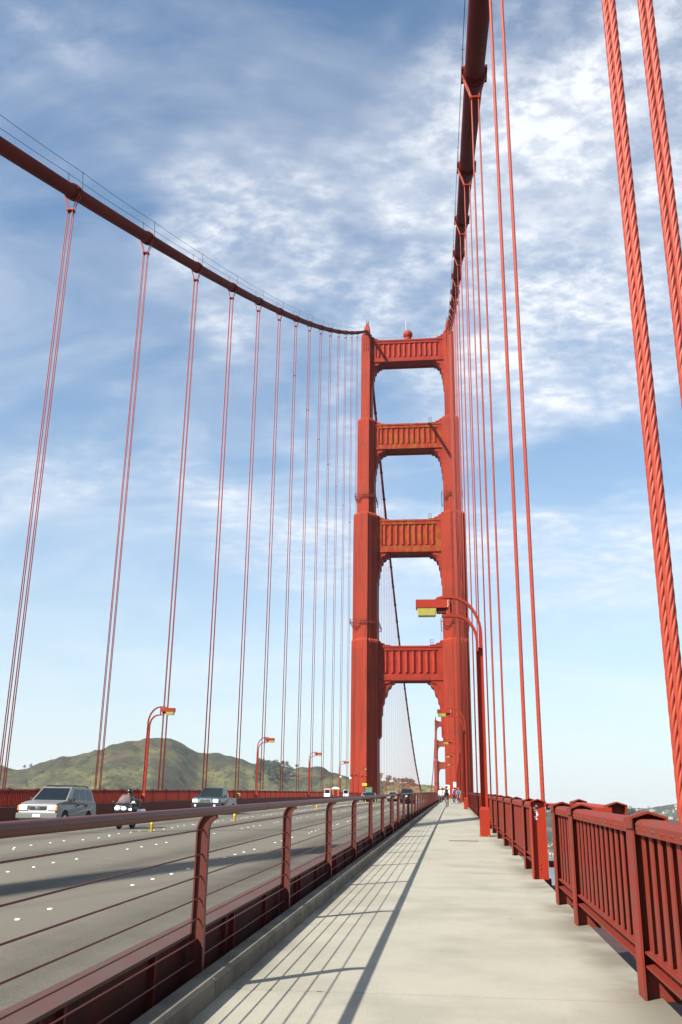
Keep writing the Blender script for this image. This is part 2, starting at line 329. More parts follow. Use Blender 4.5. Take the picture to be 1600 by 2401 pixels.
# road
m = MB(); xs = [-9.62, -6.1, -3.05, 0, 3.05, 6.1, 9.62]; prof = [(x, zr(x)) for x in xs]+[(9.62, -1.2), (-9.62, -1.2)]
m.strip(prof[::-1], frange(DS, DE, 12)); road = m.build('roadway', 'road', bend=True, fixn=True); tag(road, 'grey concrete bridge roadway of six lanes', 'road', kind='structure')
m = MB()
for k in range(-2, 17):
    y = Y0+S*k
    for i in range(6): a, b = xs[i], xs[i+1]; m.hexa([(a, y-.012, zr(a)-.03), (b, y-.012, zr(b)-.03), (b, y+.012, zr(b)-.03), (a, y+.012, zr(a)-.03), (a, y-.012, zr(a)+.003), (b, y-.012, zr(b)+.003), (b, y+.012, zr(b)+.003), (a, y+.012, zr(a)+.003)])
m.build('expansion_joint', 'joint_fill', road, bend=True)
# raised lane markers: one mesh shared by all of them
m = MB(); vs = []; n = 10
for rr, z in ((.049, -.004), (.044, .010), (.026, .017)): vs += [(rr*math.cos(2*math.pi*i/n), rr*math.sin(2*math.pi*i/n), z) for i in range(n)]
vs.append((0, 0, .019)); m.add(vs, [(j*n+i, j*n+(i+1) % n, (j+1)*n+(i+1) % n, (j+1)*n+i) for j in range(2) for i in range(n)]+[(2*n+i, 2*n+(i+1) % n, 3*n) for i in range(n)])
mk = m.mesh('lane_marker', smooth=True); mk.materials.append(MATS['marker'])
spots = []
for x, st in ((6.1, 11.0), (3.05, 11.65), (0.0, 11.15), (.28, 14.3), (-3.05, 11.45), (-6.1, 12.2)):
    y = st-14.64
    while y < 330:
        for i in range(4):
            if random.random() < .93: spots.append((x+random.uniform(-.05, .05), y+1.19*i+random.uniform(-.09, .09)))
        y += 7.32 if x < 5 else 7.1
spots = [p for p in spots if p[1] > 2]; spots.sort(key=lambda p: p[1])
for x, y in spots[:300]: o = link('lane_marker', mk, road, (x, y, zr(x)+zd(y)+.001))
m = MB()
for x, y in spots[300:]:
    z = zr(x); m.add([(x-.06, y-.06, z), (x+.06, y-.06, z), (x+.06, y+.06, z), (x-.06, y+.06, z), (x, y, z+.03)], [(0, 1, 4), (1, 2, 4), (2, 3, 4), (3, 0, 4)])
tag(m.build('distant_lane_markers', 'marker', road, bend=True), kind='stuff')

# east sidewalk: slabs with open joints on a bed
m = MB(); m.strip([(10.20, -.02), (13.27, -.02), (13.27, -.5), (10.20, -.5)], frange(DS, 262, 9)); sw = m.build('sidewalk', 'joint_fill', bend=True, fixn=True)
tag(sw, 'pale concrete sidewalk between the wire railing and the picket railing', 'sidewalk', kind='structure')
ys = [Y0+.13+7.62*i for i in range(-3, 17)]
for i in range(len(ys)-1):
    g = .018 if (i-3) % 2 == 0 else .006; a, b = ys[i]+g, ys[i+1]-.004
    m = MB(); m.strip([(10.192, 0), (13.325, 0), (13.325, -.2), (10.192, -.2)], frange(a, b, 2.6)); m.build('slab', 'slab', sw, bend=True, fixn=True)
m = MB(); m.strip([(10.192, 0), (13.325, 0), (13.325, -.2), (10.192, -.2)], frange(ys[-1]+.01, 262, 7.62)); m.strip([(10.192, 0), (13.325, 0), (13.325, -.2), (10.192, -.2)], frange(DS, ys[0]-.01, 7.62))
m.build('slab', 'slab', sw, bend=True, fixn=True)
# the walk widens round the tower leg
m = MB(); m.strip([(10.192, 0), (23.5, 0), (23.5, -.6), (10.192, -.6)], frange(262.05, 312, 5)); m.strip([(10.192, 0), (13.14, 0), (13.14, -.3), (10.192, -.3)], frange(312.05, DE, 12)); m.build('slab', 'slab', sw, bend=True, fixn=True)
for y, x0, x1 in ((28.75, 11.72, 12.55), (58.6, 11.3, 12.35), (89.1, 11.2, 12.4)):
    m = MB(); m.box(x0, x1, y-.075, y+.075, .002, .012); m.build('joint_cover_plate', 'steel_plate', sw, bend=True)
# kerb stones
kb = MB(); kb.strip([(9.92, -.30), (10.17, -.30), (10.17, -.5), (9.92, -.5)], frange(DS, 262, 10)); kb = kb.build('kerb', 'joint_fill', bend=True, fixn=True); tag(kb, 'low concrete kerb under the wire railing', 'kerb', kind='structure')
KP = [(10.035, .138), (10.165, .142), (10.188, .118), (10.195, -.1), (10.035, -.1)]
ks = [Y0-.25+3.81*i for i in range(-6, 35)]
for i in range(len(ks)-1):
    m = MB(); m.strip(KP, frange(ks[i]+.012, ks[i+1]-.006, 1.9)); m.build('kerb_stone', 'kerb', kb, bend=True, fixn=True)
m = MB(); m.strip(KP, frange(ks[-1]+.01, DE, 8)); m.build('kerb_stone', 'kerb', kb, bend=True, fixn=True)
# west sidewalk
m = MB(); m.strip([(-13.14, 0), (-10.19, 0), (-10.19, -.5), (-13.14, -.5)], frange(DS, DE, 10)); o = m.build('pavement', 'slab', bend=True, fixn=True); tag(o, 'concrete sidewalk on the far side of the roadway', 'sidewalk', kind='structure')
m = MB(); m.strip([(-10.18, .14), (-10.03, .14), (-10.03, -.3), (-10.18, -.3)], frange(DS, DE, 10)); o = m.build('kerb', 'kerb', bend=True, fixn=True); tag(o, 'concrete kerb on the far side of the roadway', 'kerb', kind='structure')

# steel kerb girders beside the road
def girder(sx, label):
    r = empty('kerb_girder', (0, 0, 0), label, 'girder')
    def P(x, z): return (sx*x, z)
    m = MB()
    ps = frange(DS, 250, 7.62)
    for i in range(len(ps)-1):
        y0, y1 = ps[i]+.004, ps[i+1]-.004; mm = MB()
        mm.strip([P(9.70, .383), P(9.925, .383), P(9.925, .362), P(9.70, .362)], frange(y0, y1, 3.81)); mm.build('cover_plate', 'plate_dusty', r, bend=True, fixn=True)
    m.strip([P(9.70, .38), P(9.925, .38), P(9.925, .36), P(9.70, .36)], frange(250.01, DE, 10)); m.build('cover_plate', 'plate_dusty', r, bend=True, fixn=True)
    m = MB(); m.strip([P(9.860, .36), P(9.880, .36), P(9.880, -.45), P(9.860, -.45)], frange(DS, DE, 10)); m.build('web', 'paint_shaded', r, bend=True, fixn=True)
    m = MB(); m.strip([P(9.64, .34), P(9.70, .34), P(9.70, -.45), P(9.64, -.45)], frange(DS, DE, 10)); m.build('road_flange', 'paint_old', r, bend=True, fixn=True)
    sm = MB(); sm.box(9.880, 9.918, -.014, .014, -.42, .36); me = sm.mesh('stiffener'); me.materials.append(MATS['paint_old'])
    if sx > 0:
        for k in range(-6, 60):
            for d in (1.15, 1.45, 2.95):
                y = Y0+.05+3.81*k+d
                if 0 < y < 75: link('stiffener', me, r, (0, y, zd(y)))
    return r
girder(1, 'rusty brown steel kerb girder beneath the wire railing'); girder(-1, 'dark red steel kerb girder along the far side of the road')
# fascia stringer, plus dark plates that paint shade into the gap outside the sidewalk
for sx, nm in ((1, 'steel fascia stringer and shade-dark gap plates below the picket railing beside the sidewalk'), (-1, 'steel fascia stringer and shade-dark gap plate below the far picket railing')):
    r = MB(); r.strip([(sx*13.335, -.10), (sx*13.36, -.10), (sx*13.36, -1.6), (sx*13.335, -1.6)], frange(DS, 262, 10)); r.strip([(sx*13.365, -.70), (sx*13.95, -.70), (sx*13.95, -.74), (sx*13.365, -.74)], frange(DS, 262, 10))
    r.strip([(sx*13.96, -.71), (sx*14.9, -.71), (sx*14.9, -.75), (sx*13.96, -.75)], frange(DS, 24, 6)) if sx > 0 else None  # added sheet covers the water so the gap stays shade-dark
    tag(r.build('fascia_stringer', 'gap_shade', bend=True, fixn=True), nm, 'girder')

# ------------------------------------------------------------------ east wire railing
wr = empty('wire_railing', (9.95, Y0, zd(Y0)), 'brown tube topped railing with tensioned wires along the near road edge', 'railing')
wr.location = (0, 0, 0)
YP = 7.40
def wire_post():
    m = MB(); c = []
    for i in range(9):                                # centre line: straight, then bends over towards the walk
        a = math.pi/2*i/8; c.append((9.965+.105*(1-math.cos(a)), 1.095+.125*math.sin(a)))
    line = [(9.965, -.25), (9.965, .30), (9.965, .6)]+c
    hw = [.062, .052, .046]+[.047-.0018*i for i in range(9)]
    def off(i, d):
        a, b = line[max(i-1, 0)], line[min(i+1, len(line)-1)]; t = Vector((b[0]-a[0], b[1]-a[1])).normalized(); return (line[i][0]+t.y*d, line[i][1]-t.x*d)
    for sgn in (-1, 1):                               # two flanges
        vs = []
        for i in range(len(line)):
            q0, q1 = off(i, sgn*hw[i]), off(i, sgn*(hw[i]-.012))
            vs += [(q0[0], -.032, q0[1]), (q0[0], .032, q0[1]), (q1[0], .032, q1[1]), (q1[0], -.032, q1[1])]
        m.add(vs, [(i*4+k, i*4+(k+1) % 4, i*4+4+(k+1) % 4, i*4+4+k) for i in range(len(line)-1) for k in range(4)]+[(0, 3, 2, 1), tuple(len(vs)-4+k for k in range(4))])
    vs = []
    for i in range(len(line)):
        q0, q1 = off(i, hw[i]-.011), off(i, -hw[i]+.011); vs += [(q0[0], -.007, q0[1]), (q0[0], .007, q0[1]), (q1[0], .007, q1[1]), (q1[0], -.007, q1[1])]
    m.add(vs, [(i*4+k, i*4+(k+1) % 4, i*4+4+(k+1) % 4, i*4+4+k) for i in range(len(line)-1) for k in range(4)])
    bm = bmesh.new(); me = m.mesh('post'); bm.from_mesh(me); bmesh.ops.recalc_face_normals(bm, faces=bm.faces); bm.to_mesh(me); bm.free(); me.materials.append(MATS['paint_rail']); return me
pm = wire_post()
for k in range(-3, 68):
    y = YP+3.81*k; link('post', pm, wr, (0, y, zd(y)))
    if k == 6:
        for d in (.22, .44): link('post', pm, wr, (0, y+d, zd(y)))
m = MB()
for y in (YP+3.81*6+.0, YP+3.81*6+.44):
    m.box(9.985, 10.015, y-.05, y+.05, .2, 1.18)
m.build('splice_plate', 'paint_rail', wr, bend=True)
tp = frange(-14, YP+3.81*6+.55, 1.2)
m = MB(); m.tube([(10.068, y, 1.245+zd(y)) for y in tp], .033, 16); m.build('top_tube', 'paint_rail', wr, smooth=True)
m = MB(); m.tube([(10.068, y, 1.245+zd(y)) for y in frange(YP+3.81*6+.58, 270, 4)], .033, 12); m.build('top_tube', 'paint_rail', wr, smooth=True)
for i, y in enumerate((YP+1.9,)):
    m = MB(); m.tube([(10.068, y, 1.245+zd(y)), (10.068, y+.012, 1.245+zd(y))], .0345, 16); m.build('tube_joint', 'dark_metal', wr)
for z in (1.105, .93, .775, .62, .48, .34, .205):
    m = MB(); m.tube([(9.965, y, z+zd(y)) for y in frange(-14, 268, 3)], .0058, 6); m.build('wire', 'paint_rail', wr, smooth=True)
# beyond the tower
m = MB(); m.tube([(10.068, y, 1.245+zd(y)) for y in frange(302, 900, 12)], .04, 6)
for k in range(0, 150): y = 303+3.81*k; m.box(9.87, 9.96, y-.04, y+.04, .14, 1.24+0*y) if False else m.hexa([(9.87, y-.04, zd(y)+.1), (9.96, y-.04, zd(y)+.1), (9.96, y+.04, zd(y)+.1), (9.87, y+.04, zd(y)+.1), (9.95, y-.04, zd(y)+1.24), (10.05, y-.04, zd(y)+1.24), (10.05, y+.04, zd(y)+1.24), (9.95, y+.04, zd(y)+1.24)])
tag(m.build('wire_railing', 'paint_rail'), 'distant brown wire railing beside the road beyond the first tower', 'railing')

# ------------------------------------------------------------------ picket railings
def post_mesh():                                      # H section with a gabled cap plate; x: 0 is the walk face
    m = MB(); D, Wd, T = .255, .235, .018
    m.box(0, T, -Wd/2, Wd/2, -.02, 1.215); m.box(D-T, D, -Wd/2, Wd/2, -.02, 1.215); m.box(T, D-T, -.008, .008, -.02, 1.22)
    o = .018; e0, e1, ap = -.012, D+.012, D/2
    out = [(e0, 1.150), (e0, 1.232), (ap, 1.275), (e1, 1.232), (e1, 1.150), (e1-o, 1.150), (e1-o, 1.22), (ap, 1.257), (e0+o, 1.22), (e0+o, 1.150)]; m.prism([(.0, 1.21), (D, 1.21), (ap, 1.256)], 'y', -.012, .012)
    for i in range(5): a, b, c, d = out[i], out[(i+1) % 10], out[(8-i) % 10] if i < 4 else out[5], out[9-i]
    n = 5; top = out[:5]; bot = out[5:][::-1]
    for i in range(4):
        p = [top[i], top[i+1], bot[i+1], bot[i]]; m.prism(p, 'y', -Wd/2-.012, Wd/2+.012)
    me = m.mesh('post'); bm = bmesh.new(); bm.from_mesh(me); bmesh.ops.recalc_face_normals(bm, faces=bm.faces); bm.to_mesh(me); bm.free(); return me
PM = post_mesh(); PM.materials.append(MATS['paint_dusty'])
mm = MB(); mm.box(.062, .074, -.052, .052, .28, 1.12); mm.box(.074, .138, -.006, .006, .28, 1.12); mm.box(.138, .150, -.052, .052, .28, 1.12); PICK = mm.mesh('picket'); PICK.materials.append(MATS['paint_dusty'])
TOPP = [(.03, 1.115), (.03, 1.185), (.045, 1.208), (.075, 1.220), (.165, 1.220), (.195, 1.208), (.21, 1.185), (.21, 1.115)]
BOTP = [(.028, .318), (.028, .306), (.10, .306), (.10, .226), (.028, .226), (.028, .214), (.125, .214), (.125, .318)]
def rail_run(root, x, ys, sx=1, mat1='paint_dusty', single_to=None, rivet_to=30.0, pitch=.287):
    """posts at ys; bays between them; x is the walk face; sx mirrors"""
    X = lambda p: x+sx*p
    for i, y in enumerate(ys):
        o = link('post', PM, root, (x, y, zd(y))); o.scale.x = sx
    pk = MB()
    for i in range(len(ys)-1):
        a, b = ys[i]+.012, ys[i+1]-.012
        m = MB(); m.strip([(X(p), z) for p, z in TOPP], [a, (a+b)/2, b]); m.build('top_rail', mat1, root, bend=True, fixn=True)
        m = MB(); m.strip([(X(p), z) for p, z in BOTP], [a, (a+b)/2, b]); m.build('bottom_rail', mat1, root, bend=True, fixn=True)
        n = max(1, int(round((b-a-.12)/pitch))); rv = MB()
        for k in range(n):
            y = a+.02+(b-a-.04)*(k+.5)/n
            if single_to and y < single_to:
                o = link('picket', PICK, root, (x, y, zd(y))); o.scale.x = sx
            else:
                for p0, p1, hy in ((.062, .074, .052), (.074, .138, .006), (.138, .150, .052)): pk.box(min(X(p0), X(p1)), max(X(p0), X(p1)), y-hy, y+hy, .28, 1.12)
            if y < rivet_to:
                for z, xo in ((1.150, .030), (.312, .0)):
                    for dy in (-.03, .03):
                        if z > 1: rv.ball((X(xo), y+dy, z), (.008, .011, .011), 6, 4)
                        else: rv.ball((X(.06), y+dy, .318), (.010, .010, .008), 6, 4)
        if rv.v: tag(rv.build('rivet_row', mat1, root, bend=True, smooth=True), kind='stuff')
    if pk.v: tag(pk.build('picket_row', mat1, root, bend=True), kind='stuff')
XR = 13.18
A = empty('picket_railing', label='red steel picket railing ending at the open gap beside the nearest suspender ropes', cat='railing')
rail_run(A, XR, [-11.38, -7.57, -3.76, .05, 3.86, 7.67, 11.48, 13.42], single_to=40)
B = empty('picket_railing', label='long red picket railing running from the gap to the bridge tower', cat='railing')
rail_run(B, XR, [17.28, 19.15]+[22.95+3.81*i for i in range(63)], single_to=48)
# wide end post of the long railing with peeling white patches
ep = empty('end_post', (XR-.015, 17.02, zd(17.1)), 'wide red end post with peeling white paint patches at the railing gap', 'post')
m = MB(); m.box(0, .018, -.11, .11, -.01, 1.215); m.box(.018, .232, -.028, -.012, -.01, 1.225); m.box(.232, .25, -.11, .11, -.01, 1.215); m.build('shaft', 'paint', ep)
m = MB(); m.prism([(-.014, 1.17), (-.014, 1.232), (.125, 1.275), (.264, 1.232), (.264, 1.17), (.246, 1.17), (.246, 1.22), (.125, 1.257), (.004, 1.22), (.004, 1.17)], 'y', -.13, .13); m.build('cap', 'paint', ep, fixn=True)
for i in range(7):
    m = MB(); n = 7; cy, cz = .085+random.uniform(-.03, .04), .95+.035*i; q = [(cy+random.uniform(.5, 1)*.03*math.cos(2*math.pi*k/n), cz+random.uniform(.5, 1)*.022*math.sin(2*math.pi*k/n)) for k in range(n)]
    m.prism(q, 'y', -.0315, -.0285); m.build('paint_patch', 'white_paint', ep, fixn=True)
for z in (.16, .22):
    m = MB(); m.ball((.13, -.030, z), .013, 8, 5); tag(m.build('rivet', 'paint', ep, smooth=True), kind='stuff')
# lookout rail outside the gap
Lk = empty('lookout_railing', label='short outer railing with gabled posts behind the gap in the picket railing', cat='railing')
for y in (13.98, 18.05):
    link('post', PM, Lk, (13.98, y, zd(y)))
m = MB(); m.strip([(13.98+p, z) for p, z in TOPP], [14.0, 16, 18.03]); m.build('top_rail', 'paint', Lk, bend=True, fixn=True)
m = MB(); m.strip([(13.98+p, z) for p, z in BOTP], [14.0, 16, 18.03]); m.build('bottom_rail', 'paint', Lk, bend=True, fixn=True)
for z0, z1 in ((1.10, 1.205), (.17, .27)):
    m = MB(); m.box(13.46, 13.98, 17.25, 17.33, z0, z1); m.build('return_rail', 'paint', Lk, bend=True)
    m = MB(); m.box(13.46, 13.98, 13.52, 13.58, z0, z1); m.build('return_rail', 'paint', Lk, bend=True)
for i in range(6):
    m = MB(); cx_, cz_ = 13.50+.016*i+random.uniform(-.004, .004), 1.150+random.uniform(-.014, .014); m.prism([(cx_+random.uniform(.5, 1)*.013*math.cos(k), cz_+random.uniform(.4, 1)*.022*math.sin(k)) for k in (0, 1, 2, 3, 4, 5)], 'y', 17.247, 17.249); m.build('paint_patch', 'white_paint', Lk, bend=True, fixn=True)
# west railing
Wt = empty('picket_railing', label='red picket railing along the far sidewalk behind the oncoming traffic', cat='railing')
rail_run(Wt, -XR, [Y0+.3+3.81*i for i in range(3, 69)], sx=-1, mat1='paint', single_to=None, rivet_to=0, pitch=.235)
# jog round the tower + main span rails (plain)
m = MB()
for z0, z1 in ((1.13, 1.24), (.21, .32)):
    m.box(13.3, 23.4, 262.0, 262.15, z0, z1); m.box(23.2, 23.35, 262.2, 311.8, z0, z1); m.box(13.3, 23.4, 311.8, 311.95, z0, z1)
for i in range(34): m.box(13.35+.3*i, 13.45+.3*i, 262.05, 262.1, .28, 1.12)
for i in range(160): m.box(23.25, 23.3, 262.4+.3*i, 262.5+.3*i, .28, 1.12)
tag(m.build('picket_railing', 'paint', bend=True), 'red picket railing round the widened walk at the tower leg', 'railing')
for sx, lb in ((-1, 'distant red railing on the far side of the main span'), (1, 'distant red railing on the near side of the main span')):
    m = MB(); m.strip([(sx*13.17, 1.24), (sx*13.3, 1.24), (sx*13.3, 1.12), (sx*13.17, 1.12)], frange(314, DE, 16)); m.strip([(sx*13.17, .33), (sx*13.3, .33), (sx*13.3, .2), (sx*13.17, .2)], frange(314, DE, 16))
    for i in range(900): y = 314.5+.5*i; m.box(sx*13.23-.03, sx*13.23+.03, y-.1, y+.1, .3, 1.14)
    tag(m.build('picket_railing', 'paint', bend=True, fixn=False), lb, 'railing')

# ------------------------------------------------------------------ main cables, bands, hand lines, suspenders
def zc(y):                                            # cable centre line
    s = y-YT
    if s <= 0: return 161.15 + .584065*s + .000328*s*s
    u = (y-YT)/1280.0
    if u <= 1: return 161.15 - 143.2*4*u*(1-u)
    s = YT2-y; return 161.15 + .584065*s + .000328*s*s
RC = .475
def band_mesh(sl):
    m = MB(); d = Vector((0, math.cos(sl), math.sin(sl)))
    def seg(a, b, r0, r1): m.tube([d*a, d*b], [r0, r1], 20)
    seg(-.62, -.42, RC+.012, RC+.075); seg(-.42, .42, RC+.075, RC+.075); seg(.42, .62, RC+.075, RC+.012); seg(-.30, -.10, RC+.11, RC+.11); seg(.10, .30, RC+.11, RC+.11)
    for sx in (-1, 1): m.box(sx*(RC+.1)-.06, sx*(RC+.1)+.06, -.5, .5, -.09, .09)
    me = m.mesh('cable_band', smooth=False); me.materials.append(MATS['paint_cable']); return me
BANDS = {}
def band(root, x, y):
    sl = math.atan((zc(y+.5)-zc(y-.5))); k = round(sl*25)
    if k not in BANDS: BANDS[k] = band_mesh(k/25)
    return link('cable_band', BANDS[k], root, (x, y, zc(y)))
NM = 83
SIDE = [Y0+S*k for k in range(-4, 17)]
MAIN = [YT+S*1.3+ (1280-2*S*1.3)*k/(NM-1) for k in range(NM)]
for sx, nm in ((-1, 'thick dark red main cable hanging over the far side of the road'), (1, 'thick dark red main cable rising overhead above the picket railing')):
    x = sx*XC; root = empty('main_cable', (0, 0, 0), nm, 'cable')
    m = MB(); m.tube([(x, y, zc(y)) for y in frange(-62, YT-2.0, 4)], RC, 20); m.build('cable', 'paint_cable', root, smooth=True)
    m = MB(); m.tube([(x, y, zc(y)) for y in frange(YT+2, YT2-2, 10)], RC, 10); m.tube([(x, y, zc(y)) for y in frange(YT2+2, YT2+330, 12)], RC, 8); m.build('cable', 'paint_cable', root, smooth=True)
    for y in SIDE: band(root, x, y)
    for y in (MAIN if sx < 0 else MAIN[:20]): band(root, x, y)
    hl = [(y, zc(y)) for y in SIDE+[YT-6]]
    for d in (-.52, .52):
        pts = []
        for i in range(len(hl)-1):
            (a, za), (b, zb) = hl[i], hl[i+1]
            for k in range(6): t = k/6; pts.append((x+d, a+(b-a)*t, za+(zb-za)*t+1.62-.10*4*t*(1-t)))
        pts.append((x+d, hl[-1][0], hl[-1][1]+1.6))
        m = MB(); m.tube(pts, .017, 6); m.build('hand_line', 'dark_metal', root, smooth=True)
        for y, z in hl[:-1]:
            m = MB(); m.tube([(x+d, y+.35, z+.3), (x+d, y+.05, z+1.66)], .022, 6); m.ball((x+d, y+.05, z+1.64), .05, 6, 5); m.build('stanchion', 'dark_metal', root)
PROF = [(1.0, .98, .90, .74, .90, .98)[k % 6] for k in range(36)]          # six strands
def rope_path(x, y, dx, dy, z0, fine):
    zt = zc(y); zcol = zt-1.50; sl = (zc(y+.5)-zc(y-.5))
    top = [(x+dx, y+dy, zcol)]
    up = []
    bx, by = (RC+.10)*(1 if dx > 0 else -1), dy*1.25
    for t in (.25, .5, .75, 1.0): up.append((x+dx+(bx-dx)*(t**1.15), y+dy+(by-dy)*t, zcol+(1.50-.15)*t+by*sl*t))
    for a in (35, 70, 90): a = R(a); up.append((x+bx*math.cos(a), y+by, zt+by*sl+(RC+.11)*math.sin(a)))
    if not fine: return [(x+dx, y+dy, z0), (x+dx, y+dy, (z0+zcol)/2), (x+dx, y+dy, zcol)]+up
    n = int((zcol-z0)/fine); return [(x+dx, y+dy, z0+(zcol-z0)*i/n) for i in range(n+1)]+up
SEP, NS = .171, .125
def suspender(x, y, label, group, fine=0, rsz=.034, nseg=8):
    r = empty('suspender_ropes', (x, y, zd(y)), label, 'suspender', group)
    def rel(p): return (p[0]-x, p[1]-y, p[2]-zd(y))
    for dx in (-SEP, SEP):
        for dy in (-NS, NS):
            m = MB(); p = [rel(q) for q in rope_path(x, y, dx, dy, zd(y)-.9, fine)]
            if fine: m.tube(p, rsz+.003, 36, prof=PROF, twist=2*math.pi*fine/.72)
            else: m.tube(p, rsz, nseg)
            m.build('rope', 'paint_rope', r, smooth=True)
    z = zc(y)-1.50-zd(y)
    m = MB(); m.box(-SEP-.07, SEP+.07, -NS-.06, NS+.06, z-.05, z+.05); m.box(-SEP-.09, -SEP+.05, -NS-.08, NS+.08, z-.11, z+.03); m.box(SEP-.05, SEP+.09, -NS-.08, NS+.08, z-.11, z+.03); m.build('spreader_clamp', 'paint', r)
    if fine or y > 120:
        pass
    if y > 130 and x < 0:                             # mid-height damper clamp on the long ropes
        zm = 70-.0*y; m = MB(); m.box(-SEP-.06, SEP+.06, -.05, .05, zm-.06, zm+.06); m.build('rope_clamp', 'dark_metal', r)
    m = MB(); m.box(-SEP-.08, SEP+.08, -NS-.08, NS+.08, -.75, -.45); m.build('anchor_socket', 'paint_old', r)
for i, y in enumerate(SIDE):
    k = i-4
    if k >= 0:
        fine = .03 if k == 0 else (.06 if k == 1 else (.09 if k == 2 else 0))
        lb = ('nearest four thick twisted orange suspender ropes rising beyond the picket railing', 'twisted suspender ropes rising behind the white patched end post')[k] if k < 2 else 'orange suspender ropes rising beyond the picket railing, %s from the tower leg' % nth(17-k)
        suspender(XC, y, lb, 'suspender ropes on the picket railing side' if k > 1 else None, fine)
    if k >= 1: suspender(-XC, y, 'pinkish red suspender ropes hanging to the far railing, %s from the left tower leg' % nth(17-k), 'suspender ropes on the far side', 0)
for sx in (-1, 1):
    for iy, y in enumerate(MAIN[:64] if sx < 0 else MAIN[:12]):
        m = MB()
        for dx in (-SEP, SEP):
            for dy in (-NS, NS): m.tube([(dx, dy, -.5), (dx, dy, zc(y)-zd(y)-1.2), (dx*2.4, dy, zc(y)-zd(y))], .034, 5)
        o = m.build('suspender_ropes', 'paint_rope'); o.location = (sx*XC, y, zd(y))
        tag(o, 'thin main span suspender ropes on the %s side, %s beyond the first tower' % ('far' if sx < 0 else 'near', nth(iy+1)), 'suspender', 'suspender ropes of the main span')

